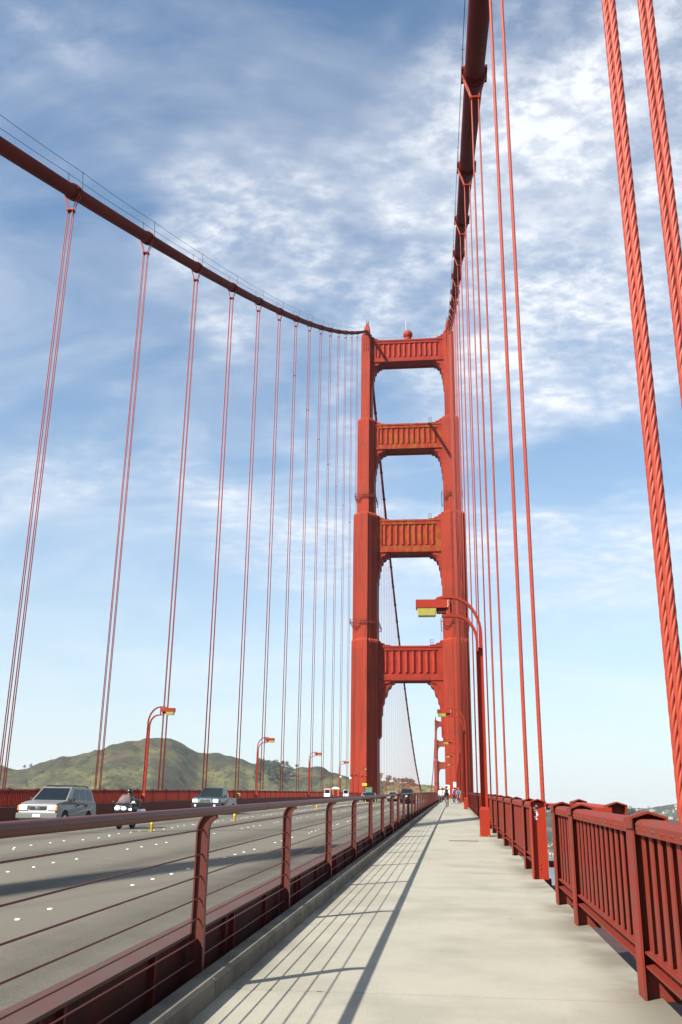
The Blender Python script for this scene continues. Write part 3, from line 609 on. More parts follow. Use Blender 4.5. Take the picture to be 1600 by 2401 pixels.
# ------------------------------------------------------------------ towers
def plus_poly(steps, cx):
    """stepped cross section; steps = (half width x, half depth y), widest first"""
    q = []
    for i, (hw, hd) in enumerate(steps):
        q.append((hw, hd))
        if i+1 < len(steps): q.append((steps[i+1][0], hd))
    right_up = q; p = []
    p += [(x, y) for x, y in right_up]                # first quadrant, outward to centre
    p += [(-x, y) for x, y in right_up[::-1]]
    p += [(-x, -y) for x, y in right_up]
    p += [(x, -y) for x, y in right_up[::-1]]
    return [(cx+x, y) for x, y in p]
def frustum(m, poly, c, z0, z1, s):
    n = len(poly); v = [(x, y, z0) for x, y in poly]+[(c+(x-c)*s, y*s, z1) for x, y in poly]
    m.add(v, [tuple(range(n))[::-1], tuple(range(n, 2*n))]+[(i, (i+1) % n, n+(i+1) % n, n+i) for i in range(n)])
def tower():
    T = empty('bridge_tower', (0, YT, ZT), 'great red portal tower with four ribbed cross struts standing over the road', 'tower')
    ST = [(-3.0, 45.6, [(3.95, 5.0), (3.4, 5.6), (2.75, 6.3), (2.0, 7.05), (1.05, 8.0)], -3.0),
          (45.6, 85.8, [(3.75, 4.3), (3.1, 4.95), (2.4, 5.65), (1.75, 6.3), (1.0, 7.0)], 0),
          (85.8, 118.7, [(2.75, 3.6), (2.2, 4.15), (1.75, 4.6), (1.15, 5.3)], 0),
          (118.7, 150.0, [(1.75, 3.4), (1.5, 3.8), (1.2, 4.3)], 0)]
    INN = [3.95, 3.75, 2.75, 1.75]
    for sx in (-1, 1):
        c = sx*XC
        for i, (z0, z1, stp, _) in enumerate(ST):
            p = plus_poly(stp, c); m = MB(); m.prism(p, 'z', z0, z1-.5)
            leg = m.build('leg_shaft', 'paint_tower', T, fixn=True)
            m = MB(); frustum(m, p, c, z1-.5, z1+(.25 if i < 3 else .1), .93 if i < 3 else .985); m.build('shaft_shoulder', 'paint_tower', leg, fixn=True)
        # flutes and saddle housing at the top
        for dx in (-.75, 0, .75):
            for sy in (-1, 1): m = MB(); m.box(c+dx-.12, c+dx+.12, sy*4.3-.12, sy*4.3+.12, 143.6, 148.6); m.build('flute', 'paint_strut', T)
        m = MB(); m.prism([(-4.6, 149.8), (-4.0, 151.6), (-2.0, 153.6), (0, 154.1), (2.0, 153.6), (4.0, 151.6), (4.6, 149.8)], 'x', c-.85, c+.85); sd = m.build('saddle_housing', 'paint_tower', T, fixn=True)
        m = MB(); m.box(c-.75, c+.75, -.75, .75, 153.8, 154.8); m.box(c-.5, c+.5, -.5, .5, 154.8, 155.6); fi = m.build('finial', 'paint_tower', T)
        m = MB()
        for a in (-.42, .42):
            for b in (-.42, .42): m.box(c+a-.05, c+a+.05, b-.05, b+.05, 155.6, 157.0)
        for z in (156.2, 156.95):
            for s in (-.42, .42): m.box(c-.46, c+.46, s-.04, s+.04, z, z+.08); m.box(c+s-.04, c+s+.04, -.46, .46, z, z+.08)
        m.build('beacon_cage', 'white_paint' if False else 'dark_metal', fi)
        m = MB(); m.cyl((c, 0, 155.6), .24, .75, n=10); m.build('beacon', 'red_lens', fi)
        # walkway platforms round the leg
        for z, st in ((91.3, ST[2]), (50.4, ST[1])):
            w0 = st[2][0][0]+.5; d0 = st[2][-1][1]+.45; m = MB()
            for zz_, t in ((z, .16), (z+.6, .05), (z+1.1, .06)):
                for s in (-1, 1): m.box(c-w0, c+w0, s*d0-.06, s*d0+.06, zz_, zz_+t); m.box(c+s*w0-.06, c+s*w0+.06, -d0, d0, zz_, zz_+t)
            for k in range(9):
                for s in (-1, 1): x_ = c-w0+2*w0*k/8; m.box(x_-.035, x_+.035, s*d0-.035, s*d0+.035, z, z+1.1); m.box(x_-.05, x_+.05, min(s*d0, s*(d0-1.2)), max(s*d0, s*(d0-1.2)), z-.25, z)
            pf = m.build('platform', 'paint_old', T)
            lx = c-sx*(w0+.12); m = MB()
            for s in (-.28, .28): m.box(lx-.03, lx+.03, -4.0+s-.03, -4.0+s+.03, z-8.5, z+1.3)
            for k in range(22): m.box(lx-.025, lx+.025, -4.28, -3.72, z-8.4+.43*k, z-8.36+.43*k)
            m.build('ladder', 'paint_old', T)
    # struts
    SR = [(139.9, 148.0, 2.8, 141.5, 146.4, 12, 'paint_strut', 3), (108.3, 117.1, 2.95, 110.0, 115.4, 11, 'paint_moss', 2), (73.4, 84.0, 3.4, 75.6, 82.2, 9, 'paint_moss', 1), (33.6, 44.0, 3.2, 35.6, 42.4, 8, 'paint_strut', 0)]
    for z0, z1, hd, p0, p1, nr, mt, st in SR:
        xin = XC-INN[st]; m = MB()
        m.box(-xin-.05, xin+.05, -hd+.35, hd-.35, z0+.3, z1-.4)
        s_ = m.build('strut', mt, T)
        m = MB()
        for s in (-1, 1):
            y = s*hd; a, b = sorted((y, y-s*.6)); a2, b2 = sorted((y+s*.18, y-s*.6))
            m.box(-xin-.04, xin+.04, a, b, p1+.25, z1-.55); m.box(-xin-.03, xin+.03, a2, b2, z1-.55, z1); m.box(-xin-.04, xin+.04, a, b, z0+.45, p0-.1); m.box(-xin-.03, xin+.03, a2, b2, z0, z0+.45)
        m.build('strut_band', 'paint_strut' if mt != 'paint_moss' else 'paint_moss', s_)
        pw = xin-1.5; pitch = 2*pw/nr; m = MB()
        h = p1-p0; ww = pitch*.34; pr = ww*.72
        m.add([(-ww, 0, 0), (ww, 0, 0), (-ww, 0, h), (ww, 0, h), (0, -pr, ww*.75), (0, -pr, h), (-pitch/2, 0, 0)], [(0, 4, 5, 2), (4, 1, 3, 5), (0, 1, 4), (2, 5, 3)])
        me = m.mesh('rib'); me.materials.append(MATS[mt]); bm = bmesh.new(); bm.from_mesh(me)
        for f in bm.faces:
            if f.normal.y > 0 or (abs(f.normal.y) < .2 and f.normal.z < 0 and f.calc_center_median().z > h/2): f.normal_flip()
        bm.to_mesh(me); bm.free()
        for i in range(nr):
            o = link('rib', me, s_, (-pw+pitch*(i+.5), -hd+.36, p0)); o2 = link('rib', me, s_, (-pw+pitch*(i+.5), hd-.36, p0)); o2.rotation_euler[2] = math.pi
        # end pilasters of the ribbed field and stepped crest blocks
        for sx in (-1, 1):
            for s in (-1, 1): m = MB(); a, b = sorted((s*hd, s*(hd-.6))); x0, x1 = sorted((sx*(xin+.03), sx*(xin-1.35))); m.box(x0, x1, a, b, p0-.1, p1+.25); m.build('pilaster', mt, s_)
            m = MB(); e = xin+.2
            m.prism([(sx*e, z1), (sx*(e-4.2), z1), (sx*(e-3.9), z1+.4), (sx*(e-2.3), z1+.5), (sx*(e-2.1), z1+.9), (sx*(e-1.1), z1+1.05), (sx*(e-.9), z1+1.6), (sx*e, z1+1.8)], 'y', -hd+.5, hd-.5); m.build('crest_step', 'paint_strut', s_, fixn=True)
        m = MB()
        for y in (-hd+.15, hd-.15):
            m.box(-xin, xin, y-.02, y+.02, z1+1.05, z1+1.09)
            for k in range(13): x_ = -xin+2*xin*k/12; m.box(x_-.02, x_+.02, y-.02, y+.02, z1, z1+1.08)
        if st == 3: m.build('crest_handrail', 'paint_old', s_)
        if st < 3:
            m = MB(); x_ = xin*.62
            for dx in (0, .9):
                for y in (-hd+.3, -hd+1.2): m.box(x_+dx-.04, x_+dx+.04, y-.04, y+.04, z1, z1+1.9)
            for z in (z1+1.0, z1+1.85):
                m.box(x_-.04, x_+.94, -hd+.26, -hd+.34, z, z+.07); m.box(x_-.04, x_+.94, -hd+1.16, -hd+1.24, z, z+.07)
            m.build('hatch_cage', 'paint_old', s_)
        # haunches under the strut
        for sx in (-1, 1):
            e = xin+.3
            if st == 0: prof = [(e, 0), (4.7, 0), (5.0, -.55), (5.7, -.75), (6.1, -1.7), (6.9, -2.4), (7.2, -4.0), (7.9, -4.8), (8.05, -6.3), (8.5, -7.0), (8.6, -9.8), (8.85, -10.2), (8.9, -16.0), (9.5, -16.8), (e, -16.8)]
            else:
                k = {3: .82, 2: .9, 1: .95}[st]
                prof = [(e, 0)]+[(xin-k*a, -b) for a, b in ((4.0, 0), (3.9, .75), (2.7, .8), (2.55, 1.5), (1.75, 1.7), (1.6, 2.7), (1.05, 3.0), (.95, 4.6), (.6, 4.9), (.55, 6.8), (.28, 7.2), (.25, 9.3))]+[(e, -9.9)]
            m = MB(); m.prism([(sx*x, z0+.02+z) for x, z in prof], 'y', -hd+.55, hd-.55); hn = m.build('haunch', 'paint_strut', s_, fixn=True)
            if st != 0:
                m = MB(); m.prism([(sx*x, z0+.02+z) for x, z in [(e, 0), (xin-3.0*k, 0), (xin-2.8*k, -.9), (xin-1.4*k, -1.4), (xin-1.0*k, -2.8), (xin-.5*k, -3.3), (xin-.45*k, -5.2), (e, -5.8)]], 'y', -hd+.2, hd-.2); m.build('haunch_face', 'paint_strut', hn, fixn=True)
            else:
                m = MB(); m.prism([(sx*x, z0+.02+z) for x, z in [(e, 0), (5.6, 0), (6.3, -.7), (7.6, -1.0), (8.3, -2.4), (9.0, -3.2), (9.15, -5.5), (9.15, -14.8), (e, -15.4)]], 'y', -hd+.15, hd-.15); m.build('haunch_face', 'paint_strut', hn, fixn=True)
    m = MB(); m.cyl((.1, 0, 148.0), 1.15, 2.0, n=20); m.build('beacon_base', 'paint_tower', T, smooth=False)
    m = MB(); m.ball((.1, 0, 151.2), 1.62, 24, 16); m.build('beacon_dome', 'paint_tower', T, smooth=True)
    m = MB(); m.cyl((-.55, 0, 148.0), .05, 8.6, n=6); m.build('antenna', 'white_paint', T)
    return T
T1 = tower()
T2 = copy_tree(T1); T2.location = (0, YT2, zc(YT)-zd(YT)*0-153.43); T2['label'] = 'small distant red tower at the far end of the bridge'
# fittings at the base of the first tower
def sign(name, x, y, z, w_, h_, mt, label, cat='sign', pole=True, rows=()):
    r = empty(name, (x, y, zd(y)), label, cat)
    m = MB(); m.box(-w_/2, w_/2, -.02, .02, z, z+h_); m.build('panel', mt, r)
    for zr0, zr1, x0, x1 in rows: m = MB(); m.box(x0, x1, -.026, -.021, z+zr0, z+zr1); m.build('print_line', 'black_plastic', r)
    if pole: m = MB(); m.cyl((0, .05, -.02), .04, z+h_, n=8); m.build('pole', 'paint_old', r)
    return r
sign('notice_sign', 10.45, 262.6, 2.1, 1.1, 1.4, 'white_paint', 'square white notice board with small dark print behind the walkers', rows=((.25, .55, .15, .45), (.9, .96, -.4, .3), (1.1, 1.16, -.4, .4)))
sign('notice_sign', 12.35, 262.8, 2.9, .78, 1.35, 'white_paint', 'tall white notice board on the tower leg above the yellow sign', rows=((.3, .36, -.25, .25), (.6, .66, -.25, .25), (.9, .96, -.25, .25)))
sign('notice_sign', 13.2, 262.9, 2.9, .22, 1.3, 'white_paint', 'narrow white notice strip beside the tall notice board')
r = empty('warning_sign', (12.12, 262.4, zd(262.4)), 'small yellow warning sign below the tall white notice board', 'sign')
m = MB(); m.prism([(0, 1.85), (.42, 2.25), (0, 2.65), (-.42, 2.25)], 'y', -.02, .02); m.build('panel', 'sign_yellow', r, fixn=True); m = MB(); m.cyl((0, .05, -.02), .035, 2.3, n=8); m.build('pole', 'paint_old', r)
sign('road_sign', -11.8, 262.0, 3.1, 1.25, .62, 'sign_yellow', 'yellow road sign in front of the left tower leg', rows=((.25, .36, -.45, .45),))
r = empty('equipment_cabinet', (-10.75, 262.8, zd(262.8)), 'dull green equipment cabinet at the foot of the left tower leg', 'cabinet'); m = MB(); m.box(-1.0, .95, -.5, .5, .4, 2.6); m.box(-1.05, 1.0, -.55, .55, 2.6, 2.72); m.build('body', 'sign_green', r)
for dx in (-.95, .8): m = MB(); m.box(dx, dx+.12, -.45, .45, -.01, .4); m.build('leg', 'paint_old', r)
m = MB(); m.box(-.03, .0, -.512, -.501, .5, 2.5); m.build('door_seam', 'black_plastic', r)
for (x, y, z, lb) in ((-12.0, 262.9, 5.6, 'red siren horn cluster on a pole before the left tower leg'), (-14.9, 262.6, 5.8, 'red siren horn pair left of the leg face')):
    r = empty('siren', (x, y, zd(y)), lb, 'siren'); m = MB(); m.cyl((0, 0, -.02), .06, z, n=8); m.build('pole', 'paint', r)
    for k in (-1, 1): m = MB(); m.tube([(0, 0, z), (k*.35, -.1, z+.05), (k*.75, -.2, z+.05)], [.12, .2, .42], 12); m.build('horn', 'paint', r, smooth=True)
    m = MB(); m.box(-.3, .3, -.2, .2, z-.3, z+.3); m.build('housing', 'paint', r)
for x, y in ((-14.6, 230), (-13.9, 246)):
    r = empty('globe_lamp', (x, y, zd(y)), 'white globe light on a red pole, %s the tower leg' % ('nearer' if y > 240 else 'farther from'), 'lamp', 'globe lights before the tower'); m = MB(); m.cyl((0, 0, -1.2), .09, 5.6, n=8); m.build('pole', 'paint', r); m = MB(); m.ball((0, 0, 4.7), .3, 12, 8); m.build('globe', 'white_paint', r, smooth=True)

# ------------------------------------------------------------------ street lamps
def lamp():
    """x = 0 at the outer flange, arms reach towards -x"""
    r = empty('street_lamp', (0, 0, 0))
    D, Wd, T = .235, .20, .016
    m = MB(); m.box(-.30, .045, -.15, .15, -.03, .06); m.box(-.285, .03, -.135, .135, .06, .80); m.add([(-.285, -.135, .8), (.03, -.135, .8), (.03, .135, .8), (-.285, .135, .8), (-D, -.1, .9), (0, -.1, .9), (0, .1, .9), (-D, .1, .9)], [(0, 1, 5, 4), (1, 2, 6, 5), (2, 3, 7, 6), (3, 0, 4, 7), (4, 5, 6, 7)])
    ba = m.build('base', 'paint', r)
    for x, y in ((-.26, -.16), (.0, -.16)): m = MB(); m.ball((x, y, .02), .025, 6, 4); m.build('bolt', 'rust_streak', ba)
    m = MB(); m.box(-T, 0, -Wd/2, Wd/2, .9, 6.1); m.box(-D, -D+T, -Wd/2, Wd/2, .9, 6.0); m.box(-D+T, -T, .035, .05, .9, 6.05); m.build('post', 'paint', r)
    def arm(pts, name, hw, th):
        m = MB(); vs = []
        for i, p in enumerate(pts):
            a, b = pts[max(i-1, 0)], pts[min(i+1, len(pts)-1)]; t = Vector((b[0]-a[0], b[1]-a[1])).normalized(); n = Vector((-t.y, t.x))*th/2
            vs += [(p[0]+n.x, -hw, p[1]+n.y), (p[0]+n.x, hw, p[1]+n.y), (p[0]-n.x, hw, p[1]-n.y), (p[0]-n.x, -hw, p[1]-n.y)]
        m.add(vs, [(i*4+k, i*4+(k+1) % 4, i*4+4+(k+1) % 4, i*4+4+k) for i in range(len(pts)-1) for k in range(4)]+[(0, 3, 2, 1), tuple(len(vs)-4+k for k in range(4))])
        return m.build(name, 'paint', r, fixn=True)
    up = [(-.045, 6.0), (-.045, 6.45)]+[(-.045-1.02*(1-math.cos(R(a))), 6.45+1.33*math.sin(R(a))) for a in range(9, 91, 9)]+[(-1.28, 7.78), (-1.48, 7.74), (-1.56, 7.66)]
    lo = [(-.19, 5.9), (-.19, 6.25)]+[(-.19-.72*(1-math.cos(R(a))), 6.25+.87*math.sin(R(a))) for a in range(9, 91, 9)]+[(-1.12, 7.13), (-1.36, 7.13)]
    arm(up, 'upper_arm', .10, .085); arm(lo, 'lower_arm', .10, .085)
    m = MB(); m.box(-1.07, -1.01, -.06, .06, 7.15, 7.74); m.build('hanger', 'paint_old', r)
    m = MB(); m.hexa([(-2.24, -.2, 7.38), (-1.12, -.2, 7.38), (-1.12, .2, 7.38), (-2.24, .2, 7.38), (-2.24, -.185, 7.68), (-1.12, -.185, 7.68), (-1.12, .185, 7.68), (-2.24, .185, 7.68)]); hs = m.build('housing', 'paint', r, bevel=.012)
    m = MB(); m.box(-1.53, -1.2, -.10, .10, 7.22, 7.385); m.build('bracket', 'paint_old', r)
    m = MB(); m.hexa([(-2.16, -.15, 7.12), (-1.57, -.15, 7.12), (-1.57, .15, 7.12), (-2.16, .15, 7.12), (-2.20, -.185, 7.375), (-1.53, -.185, 7.375), (-1.53, .185, 7.375), (-2.20, .185, 7.375)]); m.build('lens', 'yellow_lens', r, bevel=.02)
    for i in range(7):
        m = MB(); x = -1.135+random.uniform(-.02, .01); z = 7.42+.035*i
        m.prism([(x-random.uniform(.005, .02), z), (x+.012, z-.01), (x+.012, z+.02)], 'y', -.2012, -.1985); m.build('paint_chip', 'white_paint', hs, fixn=True)
    return r
LP = lamp()
first = True
def put_lamp(x, y, face, label, group):
    global first
    o = LP if first else copy_tree(LP); first = False
    o.location = (x, y, zd(y)); o.rotation_euler[2] = 0 if face < 0 else math.pi
    tag(o, label, 'street lamp', group); return o
put_lamp(12.98, 31.85, -1, 'tall red street lamp on the sidewalk just past the railing gap', None)
for k in range(1, 5): put_lamp(12.98, 31.85+45.72*k, -1, 'red street lamp on the near sidewalk, %s past the one beside the railing gap' % nth(k), 'street lamps on the near sidewalk')
put_lamp(-12.95, 76.3, 1, 'red street lamp on the far sidewalk behind the motorcycle', None)
for k in range(1, 5): put_lamp(-12.95, 76.3+45.2*k, 1, 'red street lamp on the far sidewalk, %s past the one behind the motorcycle' % nth(k), 'street lamps on the far sidewalk')
for k in range(0, 14): put_lamp(-12.95, 318+45.72*k, 1, 'small red street lamp on the far side, %s beyond the first tower' % nth(k+1), 'street lamps beyond the tower')

# yellow lane delineators
m = MB(); m.cyl((0, 0, 0), .11, .03, n=14); DB = m.mesh('base'); DB.materials.append(MATS['yellow'])
m = MB(); m.tube([(0, 0, .02), (0, 0, .44), (0, 0, .47)], [.052, .052, .03], 12); DT = m.mesh('tube', smooth=False); DT.materials.append(MATS['yellow'])
m = MB(); m.tube([(0, 0, .27), (0, 0, .35)], .0545, 12); DR = m.mesh('reflective_band'); DR.materials.append(MATS['sign_yellow'])
for dn_, (x, y, lb) in enumerate(((.50, 36.4, 'short yellow tube delineator in the road by the motorcycle'), (.80, 49.2, 'short yellow tube delineator in the road by the pickup truck'), (.75, 65.0, None), (.95, 78.3, None), (1.1, 85.5, None), (1.2, 106.5, None), (1.3, 118.6, None), (1.3, 134, None), (1.3, 150, None))):
    r = empty('delineator', (x, y, zr(x)+zd(y)), lb or 'yellow tube delineator in the road, %s beyond the one by the pickup truck' % nth(dn_-1), 'delineator', None if lb else 'delineators down the road')
    link('base', DB, r); t = link('tube', DT, r); link('reflective_band', DR, t)

# ------------------------------------------------------------------ vehicles (front faces -y, origin at front centre on the road)
WH = {}
def wheel(parent, x, y, r, w_=.2):
    k = (r, w_)
    if k not in WH:
        m = MB(); n = 24; pr = [(-w_/2, r*.62), (-w_/2, r*.9), (-w_/2+.03, r), (w_/2-.03, r), (w_/2, r*.9), (w_/2, r*.62)]
        vs = [(a, b*math.cos(2*math.pi*i/n), b*math.sin(2*math.pi*i/n)) for i in range(n) for a, b in pr]; q = len(pr)
        m.add(vs, [(i*q+j, i*q+j+1, ((i+1) % n)*q+j+1, ((i+1) % n)*q+j) for i in range(n) for j in range(q-1)]); ty = m.mesh('wheel', smooth=True); ty.materials.append(MATS['tyre'])
        m = MB(); m.tube([(-w_*.35, 0, 0), (w_*.35, 0, 0)], r*.64, 20)
        for s in (-1, 1):
            for j in range(5): a = 2*math.pi*j/5; c, d = math.cos(a), math.sin(a); m.tube([(s*w_*.40, 0, 0), (s*w_*.40, r*.58*c, r*.58*d)], [r*.14, r*.09], 6)
        rm = m.mesh('rim'); rm.materials.append(MATS['chrome']); WH[k] = (ty, rm)
    o = link('wheel', WH[k][0], parent, (x, y, r)); link('rim', WH[k][1], o)
def pane(parent, q, u0, u1, v0, v1, mt='glass', name='window', off=.006, th=.008):
    q = [Vector(p) for p in q]                        # quad: bl, br, tr, tl seen from outside
    def B(u, v): return (q[0]*(1-u)+q[1]*u)*(1-v)+(q[3]*(1-u)+q[2]*u)*v
    n = (q[1]-q[0]).cross(q[3]-q[0]).normalized(); a = [B(u0, v0), B(u1, v0), B(u1, v1), B(u0, v1)]
    m = MB(); m.hexa([p+n*(off-th) for p in a]+[p+n*off for p in a]); return m.build(name, mt, parent, fixn=True)
def vehicle(name, loc, rz, label, paint, L_, W_, low, gh, wheels, wr_, extra=None, cat='car'):
    """low: side outline of the lower body (y, z) from the front foot over the top to the rear foot; gh: greenhouse"""
    V = empty(name, loc, label, cat, rz=rz); hw = W_/2
    pts = list(low); zb = low[-1][1]; bot = []
    for wy in sorted(wheels, reverse=True):
        ra = wr_*1.16
        for a in range(0, 181, 15): y = wy+ra*math.cos(R(a)); z = wr_+ra*math.sin(R(a)); 
        seg = [(wy+ra*math.cos(R(a)), wr_+ra*math.sin(R(a))) for a in range(0, 181, 15)]; seg = [p for p in seg if p[1] >= zb-.001]
        bot += [(seg[0][0], zb)]+seg+[(seg[-1][0], zb)]
    m = MB(); m.prism(pts+bot, 'x', -hw, hw)
    for i, v in enumerate(m.v):
        if v[2] > 1.0*low[0][1]+.45: m.v[i] = (v[0]*.955, v[1], v[2])
        if v[1] < .35: m.v[i] = (m.v[i][0]*(.90+.10*max(v[1], 0)/.35), v[1], v[2])
    body = m.build('body', paint, V, smooth=False, bevel=.035)
    for wy in wheels:
        for s in (-1, 1): wheel(V, s*(hw-.11), wy, wr_)
        m = MB(); m.cyl((-hw+.16, wy, wr_), wr_*1.14, W_-.32, 'x', 18); m.build('wheel_well', 'black_plastic', V)
    (y0, y1, z0, wb, ty0, ty1, z1, wt) = gh
    b = [(-wb, y0, z0), (wb, y0, z0), (wb, y1, z0), (-wb, y1, z0)]; t = [(-wt, ty0, z1), (wt, ty0, z1), (wt, ty1, z1), (-wt, ty1, z1)]
    m = MB(); m.hexa(b+t); m.build('cabin', paint, V, bevel=.04)
    fr = [b[0], b[1], t[1], t[0]]; ri = [b[1], b[2], t[2], t[1]]; re = [b[2], b[3], t[3], t[2]]; le = [b[3], b[0], t[0], t[3]]
    pane(V, fr, .055, .945, .06, .90, name='windshield'); pane(V, re, .09, .91, .15, .86, name='rear_window')
    return V, ri, le, body
def lights(V, x, z, w_, h_, y=-.004, mt='lamp_glass', d=.10, name='headlight'):
    for s in (-1, 1):
        m = MB(); a, b = sorted((s*(x-w_/2), s*(x+w_/2))); m.box(a, b, y, y+d, z-h_/2, z+h_/2); o = m.build(name, mt, V, bevel=.02)
def mirrors(V, x, y, z, mt='black_plastic'):
    for s in (-1, 1): m = MB(); a, b = sorted((s*x, s*(x+.17))); m.box(a, b, y, y+.09, z, z+.15); m.build('mirror', mt, V, bevel=.025)
def rz_(x, y): return zr(x)+zd(y)
TH = math.atan(G0*.93)
# silver SUV
x, y = -4.98, 38.4
V, ri, le, _ = vehicle('sport_utility_vehicle', (x, y, rz_(x, y)), 0, 'silver sport utility vehicle with roof rack coming down the road', 'silver_car', 4.4, 1.74,
    [(.06, .34), (0, .42), (0, .66), (.05, .72), (.05, .93), (.14, 1.0), (.70, 1.085), (1.15, 1.13), (4.25, 1.15), (4.38, 1.0), (4.40, .55), (4.33, .36)], (1.08, 4.28, 1.11, .80, 1.88, 4.05, 1.70, .66), (.84, 3.46), .345)
for q, f in ((ri, 0), (le, 1)):
    for u0, u1 in ((.14, .39), (.43, .66), (.70, .93)): pane(V, q, (1-u1 if f else u0), (1-u0 if f else u1), .10, .86, name='side_window')
lights(V, .62, .82, .38, .20); lights(V, .80, .80, .10, .16, mt='amber', name='turn_signal')
m = MB(); m.box(-.36, .36, .03, .09, .72, .86); gr = m.build('grille', 'black_plastic', V, bevel=.015); m = MB(); m.ball((0, .024, .79), (.10, .018, .045), 16, 8); em = m.build('badge', 'blue_badge', gr, smooth=True)
m = MB(); m.torus((0, .022, .79), .095, .010, 'y', 20, 6); 
for i, v in enumerate(m.v): m.v[i] = (v[0], v[1], .79+(v[2]-.79)*.45)
m.build('badge_rim', 'chrome', gr, smooth=True)
m = MB(); m.box(-.88, .88, -.04, .06, .40, .62); m.build('bumper', 'silver_car', V, bevel=.04)
m = MB(); m.box(-.16, .16, -.052, -.042, .46, .57); m.build('licence_plate', 'white_paint', V)
for s in (-1, 1):
    m = MB(); m.tube([(s*.60, 2.1, 1.70), (s*.60, 2.2, 1.76), (s*.60, 3.7, 1.76), (s*.60, 3.8, 1.70)], .022, 8); m.build('roof_rack', 'black_plastic', V)
m = MB(); m.box(-.62, .62, 2.35, 2.42, 1.75, 1.79); m.box(-.62, .62, 3.3, 3.37, 1.75, 1.79); m.build('rack_bar', 'black_plastic', V)
mirrors(V, .82, 1.38, 1.10)
for s in (-1, 1):
    for yy in (2.05, 3.0): m = MB(); a, b = sorted((s*.85, s*.90)); m.box(a, b, yy, yy+.18, .93, .98); m.build('door_handle', 'black_plastic', V)
m = MB(); m.box(-.03, .05, 1.72, 1.75, 1.48, 1.56); m.build('rearview_mirror', 'white_paint', V)
# dark pickup
x, y = -3.75, 60.8
V, ri, le, _ = vehicle('pickup_truck', (x, y, rz_(x, y)), 0, 'dark teal pickup truck with bright chrome grille coming down the road', 'teal_car', 5.1, 1.82,
    [(.06, .42), (0, .48), (0, .80), (.04, 1.0), (.2, 1.06), (1.3, 1.12), (3.15, 1.14), (3.16, 1.12), (5.05, 1.12), (5.1, .6), (5.05, .45)], (1.22, 3.2, 1.10, .80, 1.95, 2.95, 1.72, .66), (.92, 4.05), .36)
for q, f in ((ri, 0), (le, 1)):
    for u0, u1 in ((.20, .60), (.66, .92)): pane(V, q, (1-u1 if f else u0), (1-u0 if f else u1), .08, .86, name='side_window')
lights(V, .66, .86, .36, .22)
m = MB(); m.prism([(-.45, .74), (.45, .74), (.38, .99), (-.38, .99)], 'y', -.05, .06); gr = m.build('grille_frame', 'chrome', V, fixn=True, bevel=.015)
m = MB(); m.prism([(-.36, .77), (.36, .77), (.30, .945), (-.30, .945)], 'y', -.058, -.04); m.build('grille', 'black_plastic', gr, fixn=True)
for k in range(3): m = MB(); m.box(-.33, .33, -.064, -.058, .80+.05*k, .812+.05*k); m.build('grille_bar', 'chrome', gr)
m = MB(); m.torus((0, -.068, .86), .075, .010, 'y', 18, 6); m.build('badge', 'chrome', gr, smooth=True)
m = MB(); m.box(-.90, .90, -.08, .08, .46, .66); m.build('bumper', 'black_car', V, bevel=.03)
for s in (-1, 1): m = MB(); m.cyl((s*.62, -.09, .57), .07, .02, 'y', 12); m.build('fog_lamp', 'lamp_glass', V)
mirrors(V, .83, 1.5, 1.12)
m = MB(); m.box(-.80, .80, 3.3, 5.0, 1.122, 1.126); m.build('bed_opening', 'black_plastic', V)
for s in (-1, 1): m = MB(); a, b = sorted((s*.86, s*.915)); m.box(a, b, 2.3, 2.5, .95, 1.0); m.build('door_handle', 'chrome', V)
# oncoming sedan
x, y = -.6, 146.0
V, ri, le, _ = vehicle('sedan', (x, y, rz_(x, y)), 0, 'low dark sedan with bright front far down the road', 'black_car', 4.6, 1.78,
    [(.05, .3), (0, .38), (0, .62), (.1, .75), (1.2, .92), (3.6, .95), (4.5, .9), (4.6, .6), (4.55, .35)], (1.15, 4.0, .92, .80, 1.9, 3.2, 1.42, .60), (.9, 3.6), .32)
for q, f in ((ri, 0), (le, 1)): pane(V, q, .2, .85, .08, .86, name='side_window')
lights(V, .62, .66, .36, .16, mt='white_car'); m = MB(); m.box(-.4, .4, -.03, .03, .5, .64); m.build('grille', 'chrome', V)
x, y = -3.9, 176.0
V, ri, le, _ = vehicle('sedan', (x, y, rz_(x, y)), 0, 'small silver sedan behind the dark one far down the road', 'sedan_car', 4.6, 1.78,
    [(.05, .3), (0, .38), (0, .62), (.1, .75), (1.2, .92), (3.6, .95), (4.5, .9), (4.6, .6), (4.55, .35)], (1.15, 4.0, .92, .80, 1.9, 3.2, 1.42, .60), (.9, 3.6), .32)
for q, f in ((ri, 0), (le, 1)): pane(V, q, .2, .85, .08, .86, name='side_window')
lights(V, .62, .66, .36, .16)
# black SUV seen from behind (driving away)
x, y = 5.7, 136.2
V, ri, le, _ = vehicle('sport_utility_vehicle', (x, y, rz_(x, y)), math.pi, 'black sport utility vehicle driving away in the near lane', 'black_car', 4.8, 1.95,
    [(.06, .36), (0, .45), (0, .9), (.12, 1.0), (1.2, 1.12), (4.6, 1.16), (4.78, 1.0), (4.8, .55), (4.72, .38)], (1.1, 4.65, 1.12, .88, 1.8, 4.4, 1.80, .72), (.95, 3.85), .38, )
for q, f in ((ri, 0), (le, 1)):
    for u0, u1 in ((.16, .42), (.46, .68), (.72, .94)): pane(V, q, (1-u1 if f else u0), (1-u0 if f else u1), .10, .86, name='side_window')
lights(V, .80, 1.0, .16, .34, y=4.74, mt='red_lens', d=.08, name='tail_light'); m = MB(); m.box(-.2, .2, 4.80, 4.815, .8, .95); m.build('licence_plate', 'white_paint', V)
m = MB(); m.box(-.92, .92, 4.72, 4.86, .42, .62); m.build('bumper', 'black_plastic', V, bevel=.03); mirrors(V, .9, 1.4, 1.15)
